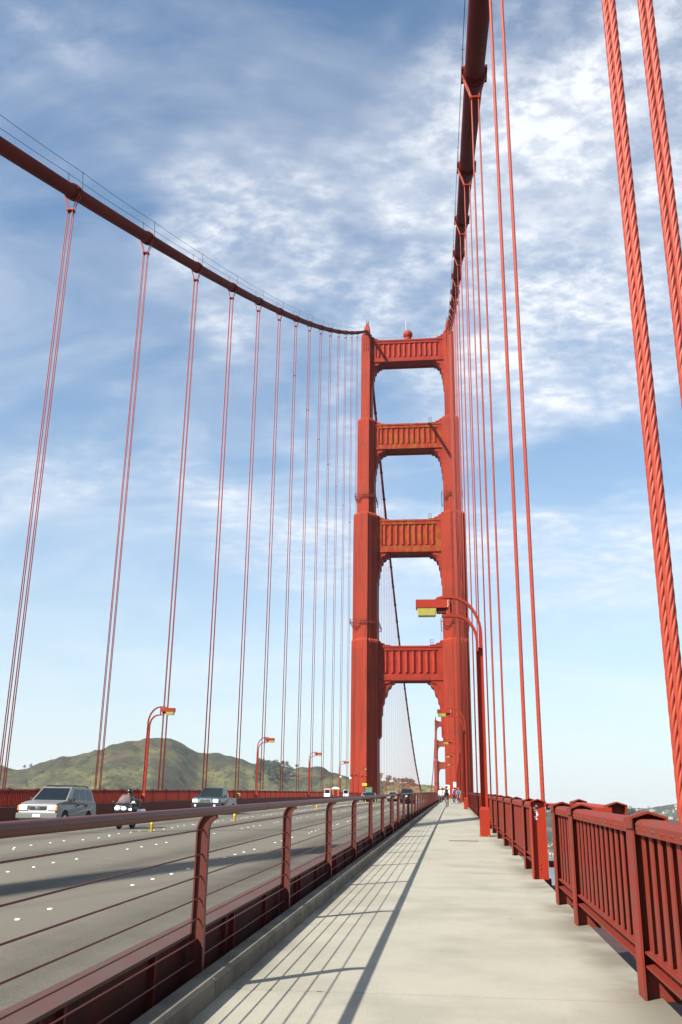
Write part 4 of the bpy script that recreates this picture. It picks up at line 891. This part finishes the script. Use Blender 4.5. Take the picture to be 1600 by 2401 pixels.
for s in (-1, 1): m = MB(); m.tube([(s*.62, 1.9, 1.80), (s*.62, 2.0, 1.87), (s*.62, 4.1, 1.87), (s*.62, 4.2, 1.80)], .025, 8); m.build('roof_rack', 'chrome', V)
x, y = 2.4, 158
V, ri, le, _ = vehicle('sedan', (x, y, rz_(x, y)), math.pi, 'dark sedan driving away past the black sport utility vehicle', 'sedan_car', 4.6, 1.78,
    [(.05, .3), (0, .38), (0, .62), (.1, .75), (1.2, .92), (3.6, .95), (4.5, .9), (4.6, .6), (4.55, .35)], (1.15, 4.0, .92, .80, 1.9, 3.2, 1.42, .60), (.9, 3.6), .32)
for q, f in ((ri, 0), (le, 1)): pane(V, q, .2, .85, .08, .86, name='side_window')
lights(V, .68, .74, .28, .16, y=4.53, mt='red_lens', d=.08, name='tail_light')
# maintenance carts and hut on the far sidewalk
def cart(x, y, label, box):
    V = empty('maintenance_cart', (x, y, zd(y)), label, 'cart')
    m = MB(); m.prism([(0, .28), (0, .75), (.25, .9), (1.2, .92), (1.2, .3)], 'x', -.58, .58); m.build('cab', 'white_car', V, bevel=.04)
    for s in (-1, 1): m = MB(); m.tube([(s*.52, .25, .9), (s*.50, .5, 1.62)], .035, 6); m.tube([(s*.52, 1.15, .9), (s*.50, 1.15, 1.62)], .035, 6); m.build('roof_post', 'white_car', V)
    m = MB(); m.box(-.60, .60, .38, 1.25, 1.62, 1.72); m.build('roof', 'white_car', V, bevel=.03)
    m = MB(); m.hexa([(-.5, .26, .92), (.5, .26, .92), (.5, .275, .92), (-.5, .275, .92), (-.48, .48, 1.6), (.48, .48, 1.6), (.48, .495, 1.6), (-.48, .495, 1.6)]); m.build('windshield', 'glass', V)
    m = MB(); m.box(-.52, .52, 1.15, 1.2, .9, 1.6); m.build('back_panel', 'glass', V)
    for s in (-1, 1): m = MB(); m.cyl((s*.38, -.03, .62), .09, .04, 'y', 12); m.build('headlight', 'lamp_glass', V)
    for yy in (.4, 2.2):
        for s in (-1, 1): wheel(V, s*.5, yy, .24, .16)
    m = MB(); m.box(-.62, .62, 1.25, 2.6, .35, .5); m.build('bed', 'white_car', V)
    if box:
        m = MB(); m.box(-.62, .62, 1.3, 2.55, .5, 1.95); m.build('cargo_box', 'orange_hut', V, bevel=.02)
        m = MB(); m.box(.68, .80, 1.2, 1.3, .2, 1.95); m.build('marker_board', 'yellow', V)
cart(-11.75, 183, 'white maintenance cart with orange box and yellow board on the far sidewalk', True)
cart(-10.95, 208, 'plain white maintenance cart on the far sidewalk before the tower leg', False)
r = empty('portable_hut', (-12.1, 200, zd(200)), 'small orange hut with white rounded roof between the two maintenance carts', 'hut')
m = MB(); m.box(-.75, .75, -.7, .7, 0, 1.75); m.build('wall', 'orange_hut', r, bevel=.03)
m = MB(); m.prism([(.82*math.cos(R(a)), 1.75+.42*math.sin(R(a))) for a in range(0, 181, 15)], 'y', -.78, .78); m.build('roof', 'white_paint', r, fixn=True)
m = MB(); m.box(-.32, .32, -.72, -.70, .1, 1.6); m.build('door', 'paint_old', r)
# yellow hydrant sign plate on the far railing
sign('railing_notice', -13.02, 111.0, .38, .95, .55, 'notice_ochre', 'small yellow notice fixed to the far picket railing past the pickup truck', pole=False, rows=((.12, .18, -.4, .4), (.36, .42, -.4, .4)))

# ------------------------------------------------------------------ people
def human(name, P, rad, matmap, mats, loc, rz, label, parts=()):
    """P: joints; bones from EDGES; a skin modifier grows one continuous body"""
    E_ = [('pelvis', 'belly'), ('belly', 'chest'), ('chest', 'neck'), ('neck', 'chin'), ('chin', 'head'), ('head', 'crown')]
    for s in 'lr': E_ += [('chest', 'sh'+s), ('sh'+s, 'el'+s), ('el'+s, 'wr'+s), ('wr'+s, 'pa'+s), ('pelvis', 'hi'+s), ('hi'+s, 'kn'+s), ('kn'+s, 'an'+s), ('an'+s, 'to'+s)]
    P = dict(P); rad = dict(rad)
    for s in 'lr':                                    # five short bent fingers from each palm
        w0, p0 = Vector(P['wr'+s]), Vector(P['pa'+s]); d = (p0-w0).normalized(); sd = Vector((1, 0, 0)) if abs(d.x) < .8 else Vector((0, 1, 0)); sd = (sd-d*sd.dot(d)).normalized(); dn = d.cross(sd)
        for i, (o, ln) in enumerate(((-.032, .060), (-.011, .075), (.010, .070), (.030, .052))):
            P['f%d%s' % (i, s)] = tuple(p0+sd*o+d*ln*.5); P['g%d%s' % (i, s)] = tuple(p0+sd*o*1.05+d*ln*.85+dn*.03); rad['f%d%s' % (i, s)] = rad['g%d%s' % (i, s)] = .009
            E_ += [('pa'+s, 'f%d%s' % (i, s)), ('f%d%s' % (i, s), 'g%d%s' % (i, s))]
        P['t'+s] = tuple(w0+(p0-w0)*.35+sd*.045+dn*.02); rad['t'+s] = .011; P['u'+s] = tuple(Vector(P['t'+s])+d*.04+sd*.012); rad['u'+s] = .009; E_ += [('wr'+s, 't'+s), ('t'+s, 'u'+s)]
    ks = list(P); me = bpy.data.meshes.new('body'); me.from_pydata([P[k] for k in ks], [(ks.index(a), ks.index(b)) for a, b in E_], [])
    o = bpy.data.objects.new('body', me); col.objects.link(o)
    o.modifiers.new('skin', 'SKIN').use_smooth_shade = True
    me.skin_vertices.new() if not me.skin_vertices else None
    sv = me.skin_vertices[0].data
    for i, k in enumerate(ks): r_ = rad.get(k, .06); sv[i].radius = (r_, r_) if not isinstance(r_, tuple) else r_; sv[i].use_root = (k == 'pelvis')
    sb = o.modifiers.new('sub', 'SUBSURF'); sb.levels = 1; sb.render_levels = 1
    dg = bpy.context.evaluated_depsgraph_get(); nm = bpy.data.meshes.new_from_object(o.evaluated_get(dg)); bpy.data.objects.remove(o)
    nm.materials.clear()
    for k in mats: nm.materials.append(MATS[k])
    seg = [(Vector(P[a]), Vector(P[b]), a, b) for a, b in E_]
    for f in nm.polygons:
        c = f.center; best = min(seg, key=lambda s_: ((s_[0]+(s_[1]-s_[0])*max(0, min(1, (c-s_[0]).dot(s_[1]-s_[0])/max((s_[1]-s_[0]).length_squared, 1e-9))))-c).length)
        f.material_index = matmap(best[2], best[3], c); f.use_smooth = True
    root = empty(name, loc, label, 'person', rz=rz); b = link('body', nm, root)
    return root, P
RAD = dict(pelvis=(.15, .115), belly=(.145, .11), chest=(.165, .115), neck=.058, chin=.066, head=(.078, .092), crown=.062, hil=.092, hir=.092, knl=.062, knr=.062, anl=.042, anr=.042, tol=.036, tor=.036, shl=.068, shr=.068, ell=.045, elr=.045, wrl=.031, wrr=.031, pal=.028, par=.028)
def mm_std(a, b, c, sleeve='short'):
    n = {a, b}
    if n & {'head', 'crown', 'chin'}: return 2
    if any(k[:2] in ('f0', 'f1', 'f2', 'f3', 'g0', 'g1', 'g2', 'g3') or k in ('tl', 'tr', 'ul', 'ur', 'pal', 'par') for k in n): return 2
    if n & {'tol', 'tor'}: return 3
    if n & {'knl', 'knr', 'hil', 'hir', 'anl', 'anr'} : return 1
    if n & {'wrl', 'wrr'} : return 4
    if n & {'ell', 'elr'}: return 4
    return 0
def face_bits(root, P, hat=None, hair=True, hatmat='white_cloth'):
    h = Vector(P['head']); m = MB(); m.tube([h+Vector((0, -.085, .01)), h+Vector((0, -.112, -.025))], [.010, .017], 6); m.build('nose', 'skin', root, smooth=True)
    for s in (-1, 1):
        m = MB(); m.ball(h+Vector((s*.033, -.088, .012)), (.013, .008, .008), 8, 6); m.build('eye', 'black_plastic', root, smooth=True)
        m = MB(); m.ball(h+Vector((s*.088, .005, -.01)), (.012, .022, .032), 8, 6); m.build('ear', 'skin', root, smooth=True)
    m = MB(); m.box(h.x-.028, h.x+.028, h.y-.095, h.y-.083, h.z-.062, h.z-.054); m.build('mouth', 'red_lens', root)
    if hair: m = MB(); m.ball(h+Vector((0, .022, .035)), (.096, .098, .095), 14, 10); m.build('hair', 'hair', root, smooth=True)
    if hat: m = MB(); m.ball(h+Vector((0, .01, .06)), (.112, .13, .085), 16, 10); m.build('helmet' if hat == 'helmet' else 'cap', hatmat, root, smooth=True)
    if hat == 'cap': m = MB(); m.box(h.x-.07, h.x+.07, h.y-.20, h.y-.08, h.z+.045, h.z+.057); m.build('brim', hatmat, root, bevel=.004)
SC = 1.0
# walker in cream top and jeans
P = dict(pelvis=(0, 0, .93), belly=(0, 0, 1.10), chest=(0, .0, 1.34), neck=(0, 0, 1.46), chin=(0, -.02, 1.53), head=(0, -.02, 1.60), crown=(0, -.01, 1.68),
    shl=(.17, 0, 1.39), ell=(.25, .04, 1.13), wrl=(.22, -.06, .92), pal=(.21, -.09, .86), shr=(-.17, 0, 1.39), elr=(-.25, .04, 1.13), wrr=(-.24, .02, .90), par=(-.24, .0, .84),
    hil=(.09, 0, .86), knl=(.10, -.10, .48), anl=(.10, -.13, .085), tol=(.11, -.27, .035), hir=(-.09, 0, .86), knr=(-.09, .04, .48), anr=(-.09, .12, .085), tor=(-.10, -.02, .035))
y = 105.5; rt, P_ = human('person', P, RAD, mm_std, ['cream_shirt', 'jeans', 'skin', 'shoe_white', 'cream_shirt'], (10.55, y, zd(y)), 0, 'person walking in cream top, blue jeans and white cap'); face_bits(rt, P_, 'cap')
# bicycle
def bicycle(loc, rz, label, lean=0., fm='bike_frame'):
    Bk = empty('bicycle', loc, label, 'bicycle', rz=rz); Bk.rotation_euler[1] = lean
    for yy in (-.52, .50):
        m = MB(); m.torus((0, yy, .335), .315, .020, 'x', 28, 8); o = m.build('wheel', 'tyre', Bk, smooth=True)
        m = MB()
        for k in range(10): a = math.pi*k/10; m.tube([(0, yy+.3*math.cos(a), .335+.3*math.sin(a)), (0, yy-.3*math.cos(a), .335-.3*math.sin(a))], .0022, 4)
        m.cyl((-.04, yy, .335), .022, .08, 'x', 8); m.build('spokes', 'chrome', o)
    m = MB(); hd, st, bb, rx = (0, -.42, .86), (0, .16, .82), (0, .06, .30), (0, .50, .335)
    for a, b, q in ((hd, st, .018), (hd, bb, .020), (st, bb, .018), (bb, rx, .012), (st, rx, .010)): m.tube([a, b], q, 8)
    m.build('frame', fm, Bk, smooth=True)
    m = MB(); m.tube([(0, -.40, .98), hd, (0, -.50, .5), (0, -.52, .335)], .016, 8); m.build('fork', fm, Bk, smooth=True)
    m = MB(); m.tube([(-.27, -.34, 1.0), (-.2, -.40, 1.02), (0, -.40, .99), (.2, -.40, 1.02), (.27, -.34, 1.0)], .013, 8); m.build('handlebar', 'bike_dark', Bk, smooth=True)
    m = MB(); m.tube([st, (0, .18, .95)], .014, 8); m.ball((0, .17, .97), (.065, .13, .03), 12, 8); m.build('saddle', 'bike_dark', Bk, smooth=True)
    m = MB(); m.cyl((-.012, .06, .30), .095, .012, 'x', 20); m.tube([(.07, .06, .30), (.07, .10, .15)], .010, 6); m.tube([(-.07, .06, .30), (-.07, .02, .45)], .010, 6); m.box(.07, .17, .06, .14, .135, .155); m.box(-.17, -.07, -.02, .06, .445, .465); m.build('pedals', 'bike_dark', Bk)
    return Bk
def rider_pose():
    return dict(pelvis=(0, .17, 1.04), belly=(0, .07, 1.19), chest=(0, -.06, 1.37), neck=(0, -.13, 1.48), chin=(0, -.17, 1.54), head=(0, -.18, 1.61), crown=(0, -.17, 1.69),
        shl=(.17, -.07, 1.41), ell=(.25, -.20, 1.20), wrl=(.235, -.33, 1.06), pal=(.235, -.37, 1.03), shr=(-.17, -.07, 1.41), elr=(-.25, -.20, 1.20), wrr=(-.235, -.33, 1.06), par=(-.235, -.37, 1.03),
        hil=(.09, .15, .98), knl=(.11, -.12, .62), anl=(.12, .10, .24), tol=(.12, -.04, .175), hir=(-.09, .15, .98), knr=(-.11, -.24, .82), anr=(-.12, -.02, .53), tor=(-.12, -.16, .485))
y = 82.2; bicycle((11.33, y, zd(y)), 0, 'bicycle ridden by the cyclist in black vest and white sleeves')
rt, P_ = human('person', rider_pose(), RAD, lambda a, b, c: (2 if {a, b} & {'anl', 'anr'} and not {a, b} & {'tol', 'tor'} else mm_std(a, b, c)), ['black_cloth', 'black_cloth', 'skin', 'black_cloth', 'white_cloth'], (11.33, y, zd(y)), 0, 'person cycling in black vest with white sleeves and dark helmet'); face_bits(rt, P_, 'helmet', hatmat='black_cloth')
y = 106.8; bicycle((11.95, y, zd(y)), R(25), 'bicycle leaning left ridden by the person in purple', fm='bike_dark')
rt, P_ = human('person', rider_pose(), RAD, mm_std, ['purple_cloth', 'black_cloth', 'skin', 'black_cloth', 'purple_cloth'], (11.95, y, zd(y)), R(25), 'person cycling in purple top behind the first cyclist'); face_bits(rt, P_, 'helmet', hatmat='black_cloth')
y = 109.4; bicycle((12.50, y, zd(y)), R(-12), 'bicycle ridden by the person in grey near the railing', fm='bike_dark')
rt, P_ = human('person', rider_pose(), RAD, mm_std, ['grey_cloth', 'grey_cloth', 'skin', 'black_cloth', 'grey_cloth'], (12.50, y, zd(y)), R(-12), 'person cycling in grey clothes near the picket railing'); face_bits(rt, P_, 'helmet', hatmat='grey_cloth')
# motorcycle and rider
x, y = -1.42, 37.9; zb = rz_(x, y)
Mo = empty('motorcycle', (x, y, zb), 'large dark touring motorcycle with tinted windscreen and white panniers', 'motorcycle', rz=R(-3)); Mo.scale = (.92, .92, .92)
for yy in (.32, 1.82):
    m = MB(); m.torus((0, yy, .31), .235, .075, 'x', 26, 10); o = m.build('wheel', 'tyre', Mo, smooth=True)
    m = MB(); m.torus((0, yy, .31), .19, .02, 'x', 22, 6); m.cyl((-.05, yy, .31), .06, .10, 'x', 12)
    for k in range(5): a = 2*math.pi*k/5; m.tube([(0, yy, .31), (0, yy+.19*math.cos(a), .31+.19*math.sin(a))], .018, 5)
    m.build('rim', 'chrome', o)
m = MB(); m.box(-.08, .08, .06, .62, .575, .60); m.build('mudguard', 'black_car', Mo, bevel=.01)
for s in (-1, 1): m = MB(); m.tube([(s*.10, .32, .31), (s*.11, .62, .95)], .03, 8); m.build('fork', 'chrome', Mo, smooth=True)
m = MB(); m.prism([(.30, .70), (.34, .98), (.55, 1.12), (.95, 1.05), (1.0, .62), (.72, .40)], 'x', -.30, .30); m.build('fairing', 'black_car', Mo, bevel=.07, smooth=True)
for s in (-1, 1): m = MB(); m.ball((s*.15, .295, .87), (.12, .04, .07), 14, 8); m.build('headlight', 'head_lit', Mo, smooth=True)
m = MB(); vs = []
for i in range(9):
    a = -1+2*i/8
    for z, ww, yy in ((1.08, .30, .50), (1.28, .26, .60), (1.46, .17, .72)): vs.append((a*ww, yy+.12*a*a, z))
m.add(vs, [(i*3+j, i*3+3+j, i*3+4+j, i*3+1+j) for i in range(8) for j in range(2)])
me = m.mesh('windscreen', smooth=True); tm = bpy.data.materials.new('tinted_screen'); tm.use_nodes = True; pb = tm.node_tree.nodes['Principled BSDF']; pb.inputs['Base Color'].default_value = (.30, .22, .22, 1); pb.inputs['Roughness'].default_value = .05; pb.inputs['Transmission Weight'].default_value = .0; pb.inputs['Alpha'].default_value = .30; me.materials.append(tm)
ws = link('windscreen', me, Mo); sm_ = ws.modifiers.new('thick', 'SOLIDIFY'); sm_.thickness = .006
m = MB(); m.box(-.17, .17, .95, 1.45, .55, .88); m.prism([(.95, .80), (1.05, 1.0), (1.4, .96), (1.5, .80)], 'x', -.16, .16); m.build('tank', 'black_car', Mo, bevel=.05)
m = MB(); m.box(-.22, .22, .70, 1.35, .26, .60); m.build('engine', 'dark_metal', Mo, bevel=.05)
m = MB(); m.prism([(1.3, .78), (1.35, .90), (1.75, .86), (2.05, .98), (2.1, .80), (1.6, .72)], 'x', -.17, .17); m.build('seat', 'black_plastic', Mo, bevel=.04)
for s in (-1, 1):
    m = MB(); a, b = sorted((s*.22, s*.46)); m.box(a, b, 1.65, 2.2, .50, .86); m.build('pannier', 'white_car' if s > 0 else 'black_car', Mo, bevel=.06, smooth=True)
    m = MB(); m.tube([(s*.22, .62, 1.06), (s*.40, .78, 1.06), (s*.44, .85, 1.05)], .018, 8); m.build('handlebar', 'bike_dark', Mo)
    m = MB(); m.ball((s*.46, .60, 1.13), (.08, .03, .05), 12, 8); m.tube([(s*.3, .66, 1.06), (s*.44, .61, 1.12)], .01, 6); m.build('mirror', 'white_car' if s > 0 else 'black_plastic', Mo, smooth=True)
m = MB(); m.ball((.40, .44, .83), (.07, .05, .05), 12, 8); m.build('side_lamp', 'head_lit', Mo, smooth=True)
m = MB(); m.box(-.19, .19, 1.95, 2.3, .98, 1.28); m.build('top_box', 'black_car', Mo, bevel=.05)
P = dict(pelvis=(0, 1.42, .95), belly=(0, 1.38, 1.12), chest=(0, 1.32, 1.33), neck=(0, 1.28, 1.44), chin=(0, 1.25, 1.50), head=(0, 1.24, 1.57), crown=(0, 1.26, 1.64),
    shl=(.19, 1.30, 1.37), ell=(.34, 1.12, 1.19), wrl=(.41, .90, 1.09), pal=(.42, .86, 1.075), shr=(-.19, 1.30, 1.37), elr=(-.34, 1.12, 1.19), wrr=(-.41, .90, 1.09), par=(-.42, .86, 1.075),
    hil=(.12, 1.38, .90), knl=(.27, .98, .74), anl=(.26, 1.12, .36), tol=(.26, .98, .30), hir=(-.12, 1.38, .90), knr=(-.27, .98, .74), anr=(-.26, 1.12, .36), tor=(-.26, .98, .30))
rt, P_ = human('person', P, {**RAD, 'chest': (.19, .14), 'belly': (.17, .13), 'shl': .085, 'shr': .085, 'ell': .062, 'elr': .062}, mm_std, ['black_cloth', 'black_cloth', 'skin', 'black_cloth', 'black_cloth'], (x, y, zb), R(-3), 'person in black riding jacket and black helmet on the motorcycle'); rt.scale = (.92, .92, .92)
h = Vector(P['head']); m = MB(); m.ball(h+Vector((0, .01, .03)), (.125, .145, .135), 18, 12); m.build('helmet', 'black_car', rt, smooth=True); m = MB(); m.ball(h+Vector((0, -.03, .015)), (.105, .125, .06), 16, 10); m.build('visor', 'glass', rt, smooth=True)
m = MB(); m.ball(h+Vector((0, -.06, -.065)), (.06, .06, .045), 12, 8); m.build('chin', 'skin', rt, smooth=True)

# ------------------------------------------------------------------ hills, shore, trees, houses
WZ = -70.0
def skyfun(pts):
    q = []
    for x, y in pts:
        d = pray(x, y); q.append((math.atan2(d.x, d.y), d.z/math.hypot(d.x, d.y)))
    q.sort()
    def f(a):
        if a <= q[0][0]: return q[0][1]
        if a >= q[-1][0]: return q[-1][1]
        for i in range(len(q)-1):
            if q[i][0] <= a <= q[i+1][0]:
                t = (a-q[i][0])/(q[i+1][0]-q[i][0]); t = t*t*(3-2*t)*.5+t*.5; return q[i][1]*(1-t)+q[i+1][1]*t
    return f, q
def ridge(name, pts, D, shore, a0, a1, mt, label, back=1200, na=260, nr=46, rough=1.0, sd=0., ext=0):
    """a hill mass: the crest runs round at distance D(a) with the height the skyline gives it; slopes fall to the shore and behind"""
    f, q = skyfun(pts); m = MB(); H = {}
    for i in range(na):
        a = a0+(a1-a0)*i/(na-1); Dc = D*(1+.05*math.sin(a*9+sd)+.03*math.sin(a*23+sd)); hc = CAM.z+f(a)*Dc
        edge = min(1, (a-a0)/.05, (a1-a)/.05); edge = max(0, edge); edge = edge*edge*(3-2*edge); sh = shore*(1+.03*math.sin(a*31+sd))
        for j in range(nr):
            t = j/(nr-1)*1.45; px_, py_ = math.sin(a), math.cos(a)
            if t <= 1:
                r = sh+(Dc-sh)*t; k = .18*t+.82*t*t*(1.6-.6*t); k = min(k, 1); z = WZ+(hc-WZ)*k
                n = noise.fractal(Vector((px_*r*.0022+sd, py_*r*.0022, sd)), 1.0, 2.1, 6)
                g = noise.fractal(Vector((a*26+sd, r*.0012, 3.3)), 1.0, 2.0, 4)
                z += rough*(26*n+24*g)*math.sin(math.pi*min(t, 1))**.8*(.5+.5*t)
                z = min(z, CAM.z+f(a)*r*.985 if t < .97 else 1e9) if r > 0 else z
            else:
                r = Dc+(t-1)/.45*back; k = (t-1)/.45; z = hc+(WZ-5-hc)*(k*k*(3-2*k))
            if t > .9: z += rough*5*noise.noise(Vector((a*140, r*.004, sd)))*(1 if t <= 1 else 1)
            z = WZ-6+(z-WZ+6)*edge
            m.v.append((px_*r+CAM.x, py_*r, z))
    for i in range(na-1):
        for j in range(nr-1): m.f.append((i*nr+j, (i+1)*nr+j, (i+1)*nr+j+1, i*nr+j+1)); m.mi.append(0)
    o = m.build(name, mt, smooth=True, fixn=False); tag(o, label, 'hill', kind='structure'); return o, m.v, nr
skA = [(-900, 1905), (-500, 1850), (-250, 1800), (-60, 1785), (0, 1793), (21, 1801), (55, 1803), (107, 1784), (143, 1775), (178, 1771), (228, 1758), (271, 1745), (307, 1736), (343, 1732), (378, 1730), (403, 1732), (425, 1740), (450, 1756), (468, 1766), (507, 1766), (536, 1770), (561, 1777), (586, 1789), (615, 1790), (647, 1794), (683, 1800), (711, 1799), (733, 1796), (754, 1798), (783, 1811), (808, 1820), (870, 1836), (950, 1850), (1060, 1880)]
skB = [(600, 1890), (680, 1868), (711, 1850), (740, 1836), (761, 1827), (790, 1824), (811, 1823), (850, 1825), (890, 1831), (930, 1834), (961, 1836), (983, 1838), (1008, 1839), (1040, 1846), (1070, 1862), (1120, 1890), (1200, 1915)]
skC = [(1040, 1870), (1100, 1886), (1160, 1893), (1220, 1898), (1279, 1903), (1340, 1904), (1400, 1901), (1445, 1899), (1470, 1904), (1500, 1914), (1560, 1922), (1700, 1930)]
skD = [(1300, 1915), (1400, 1906), (1445, 1903), (1478, 1894), (1511, 1896), (1544, 1891), (1574, 1886), (1610, 1880), (1700, 1878), (1850, 1890), (2100, 1900), (2400, 1915)]
def az(x): d = pray(x, 1900); return math.atan2(d.x, d.y)
oA, vA, nA = ridge('headland', skA, 3000, 1900, R(-50), az(1075), 'hill', 'green and brown headland rising behind the far railing', sd=1.3)
oB, vB, nB = ridge('headland', skB, 2350, 1900, az(600), az(1210), 'hill', 'lower brown green slope seen beside and through the tower', sd=4.1, na=150, back=600)
oC, vC, nC = ridge('headland', skC, 2950, 2360, az(1030), az(1720), 'hill_far', 'low wooded shore with houses beyond the picket railing', sd=7.7, na=150, rough=.4, back=700)
oD, vD, nD = ridge('headland', skD, 5600, 4300, az(1290), R(45), 'hill_far', 'hazy built-up hill across the water beyond the picket railing', sd=9.2, na=150, rough=.6, back=1500)
# far-off woods that read as one mass on the ridges
def wood(v, nr, spots_, n, label):
    m = MB()
    for x0, x1, dens, hh in spots_:
        a0, a1 = az(x0), az(x1); cand = [p for i, p in enumerate(v) if a0 <= math.atan2(p[0]-CAM.x, p[1]) <= a1 and .78 <= (i % nr)/(nr-1)*1.45 <= 1.04]
        for _ in range(dens):
            p = random.choice(cand); c = Vector(p)+Vector((random.uniform(-14, 14), random.uniform(-14, 14), 0)); h_ = hh*random.uniform(.6, 1.25)
            m.tube([c-Vector((0, 0, 3)), c+Vector((0, 0, h_*.5))], [.6, .3], 5, cap=False)
            for _k in range(46):
                d = Vector((random.gauss(0, 1), random.gauss(0, 1), random.gauss(0, 1))).normalized()*random.uniform(.45, 1); q = c+Vector((d.x*h_*.42, d.y*h_*.42, h_*.62+d.z*h_*.40))
                u = Vector((random.uniform(-1, 1), random.uniform(-1, 1), random.uniform(-1, 1)))*h_*.13; w_ = Vector((random.uniform(-1, 1), random.uniform(-1, 1), random.uniform(-1, 1)))*h_*.13
                m.add([q-u, q+w_, q+u, q-w_], [(0, 1, 2, 3)])
    tag(m.build('distant_wood', 'leaf'), label, 'trees', kind='stuff')
wood(vA, nA, [(590, 690, 75, 15), (600, 660, 40, 17), (40, 90, 6, 10)], 0, 'dark trees along the saddle of the headland')
wood(vB, nB, [(880, 905, 14, 15), (940, 985, 26, 13), (905, 940, 12, 11)], 0, 'reddish dark trees on the low slope beyond the tower')
wood(vC, nC, [(1260, 1300, 25, 10), (1430, 1500, 190, 13)], 0, 'dark trees on the wooded shore')
# houses
hm = MB(); hm.box(-5, 5, -4, 4, -3, 5); HW = hm.mesh('wall'); HW.materials.append(MATS['house_wall'])
hm = MB(); hm.prism([(-5.6, 5), (5.6, 5), (0, 8)], 'y', -4.5, 4.5); HR = hm.mesh('roof'); HR.materials.append(MATS['house_roof'])
hm = MB(); hm.box(-3.4, -1.6, -4.05, -4.0, 1, 3.4); hm2 = hm.mesh('window'); hm2.materials.append(MATS['glass'])
def houses(v, nr, x0, x1, t0, t1, n, label, group, s):
    a0, a1 = az(x0), az(x1); cand = [p for i, p in enumerate(v) if a0 <= math.atan2(p[0]-CAM.x, p[1]) <= a1 and t0 <= (i % nr)/(nr-1)*1.45 <= t1]
    for _ in range(n):
        p = random.choice(cand); k = s*random.uniform(.7, 1.3)
        r = empty('house', (p[0]+random.uniform(-15, 15), p[1]+random.uniform(-15, 15), p[2]-1), label, 'house', group, rz=random.uniform(-.6, .6)); r.scale = (k, k, k)
        link('wall', HW, r); link('roof', HR, r); link('window', hm2, r); o = link('window', hm2, r); o.location.x = 5
houses(vC, nC, 1268, 1300, .02, .30, 14, 'pale house near the waterline seen through the railing gap', 'houses by the water', 1.15)
houses(vC, nC, 1300, 1440, .02, .5, 14, 'pale house on the wooded shore behind the pickets', 'houses on the wooded shore', 1.1)
houses(vD, nD, 1440, 1640, .45, 1.0, 44, 'tiny pale house on the hazy hill across the water', 'houses on the hazy hill', 1.7)

# ------------------------------------------------------------------ haze: even, thin sea air round everything
def haze():
    m = MB(); m.box(-9000, 9000, -400, 9000, -71.5, 330); me = m.mesh('haze'); hm_ = bpy.data.materials.new('haze_air'); hm_.use_nodes = True; t = hm_.node_tree; t.nodes.clear()
    v = t.nodes.new('ShaderNodeVolumePrincipled'); v.inputs['Color'].default_value = (.86, .92, 1, 1); v.inputs['Density'].default_value = 4e-5; v.inputs['Anisotropy'].default_value = .2
    o = t.nodes.new('ShaderNodeOutputMaterial'); t.links.new(v.outputs[0], o.inputs['Volume']); me.materials.append(hm_)
    tag(link('haze', me), 'thin pale sea haze around the whole bridge', 'haze', kind='stuff')
haze()
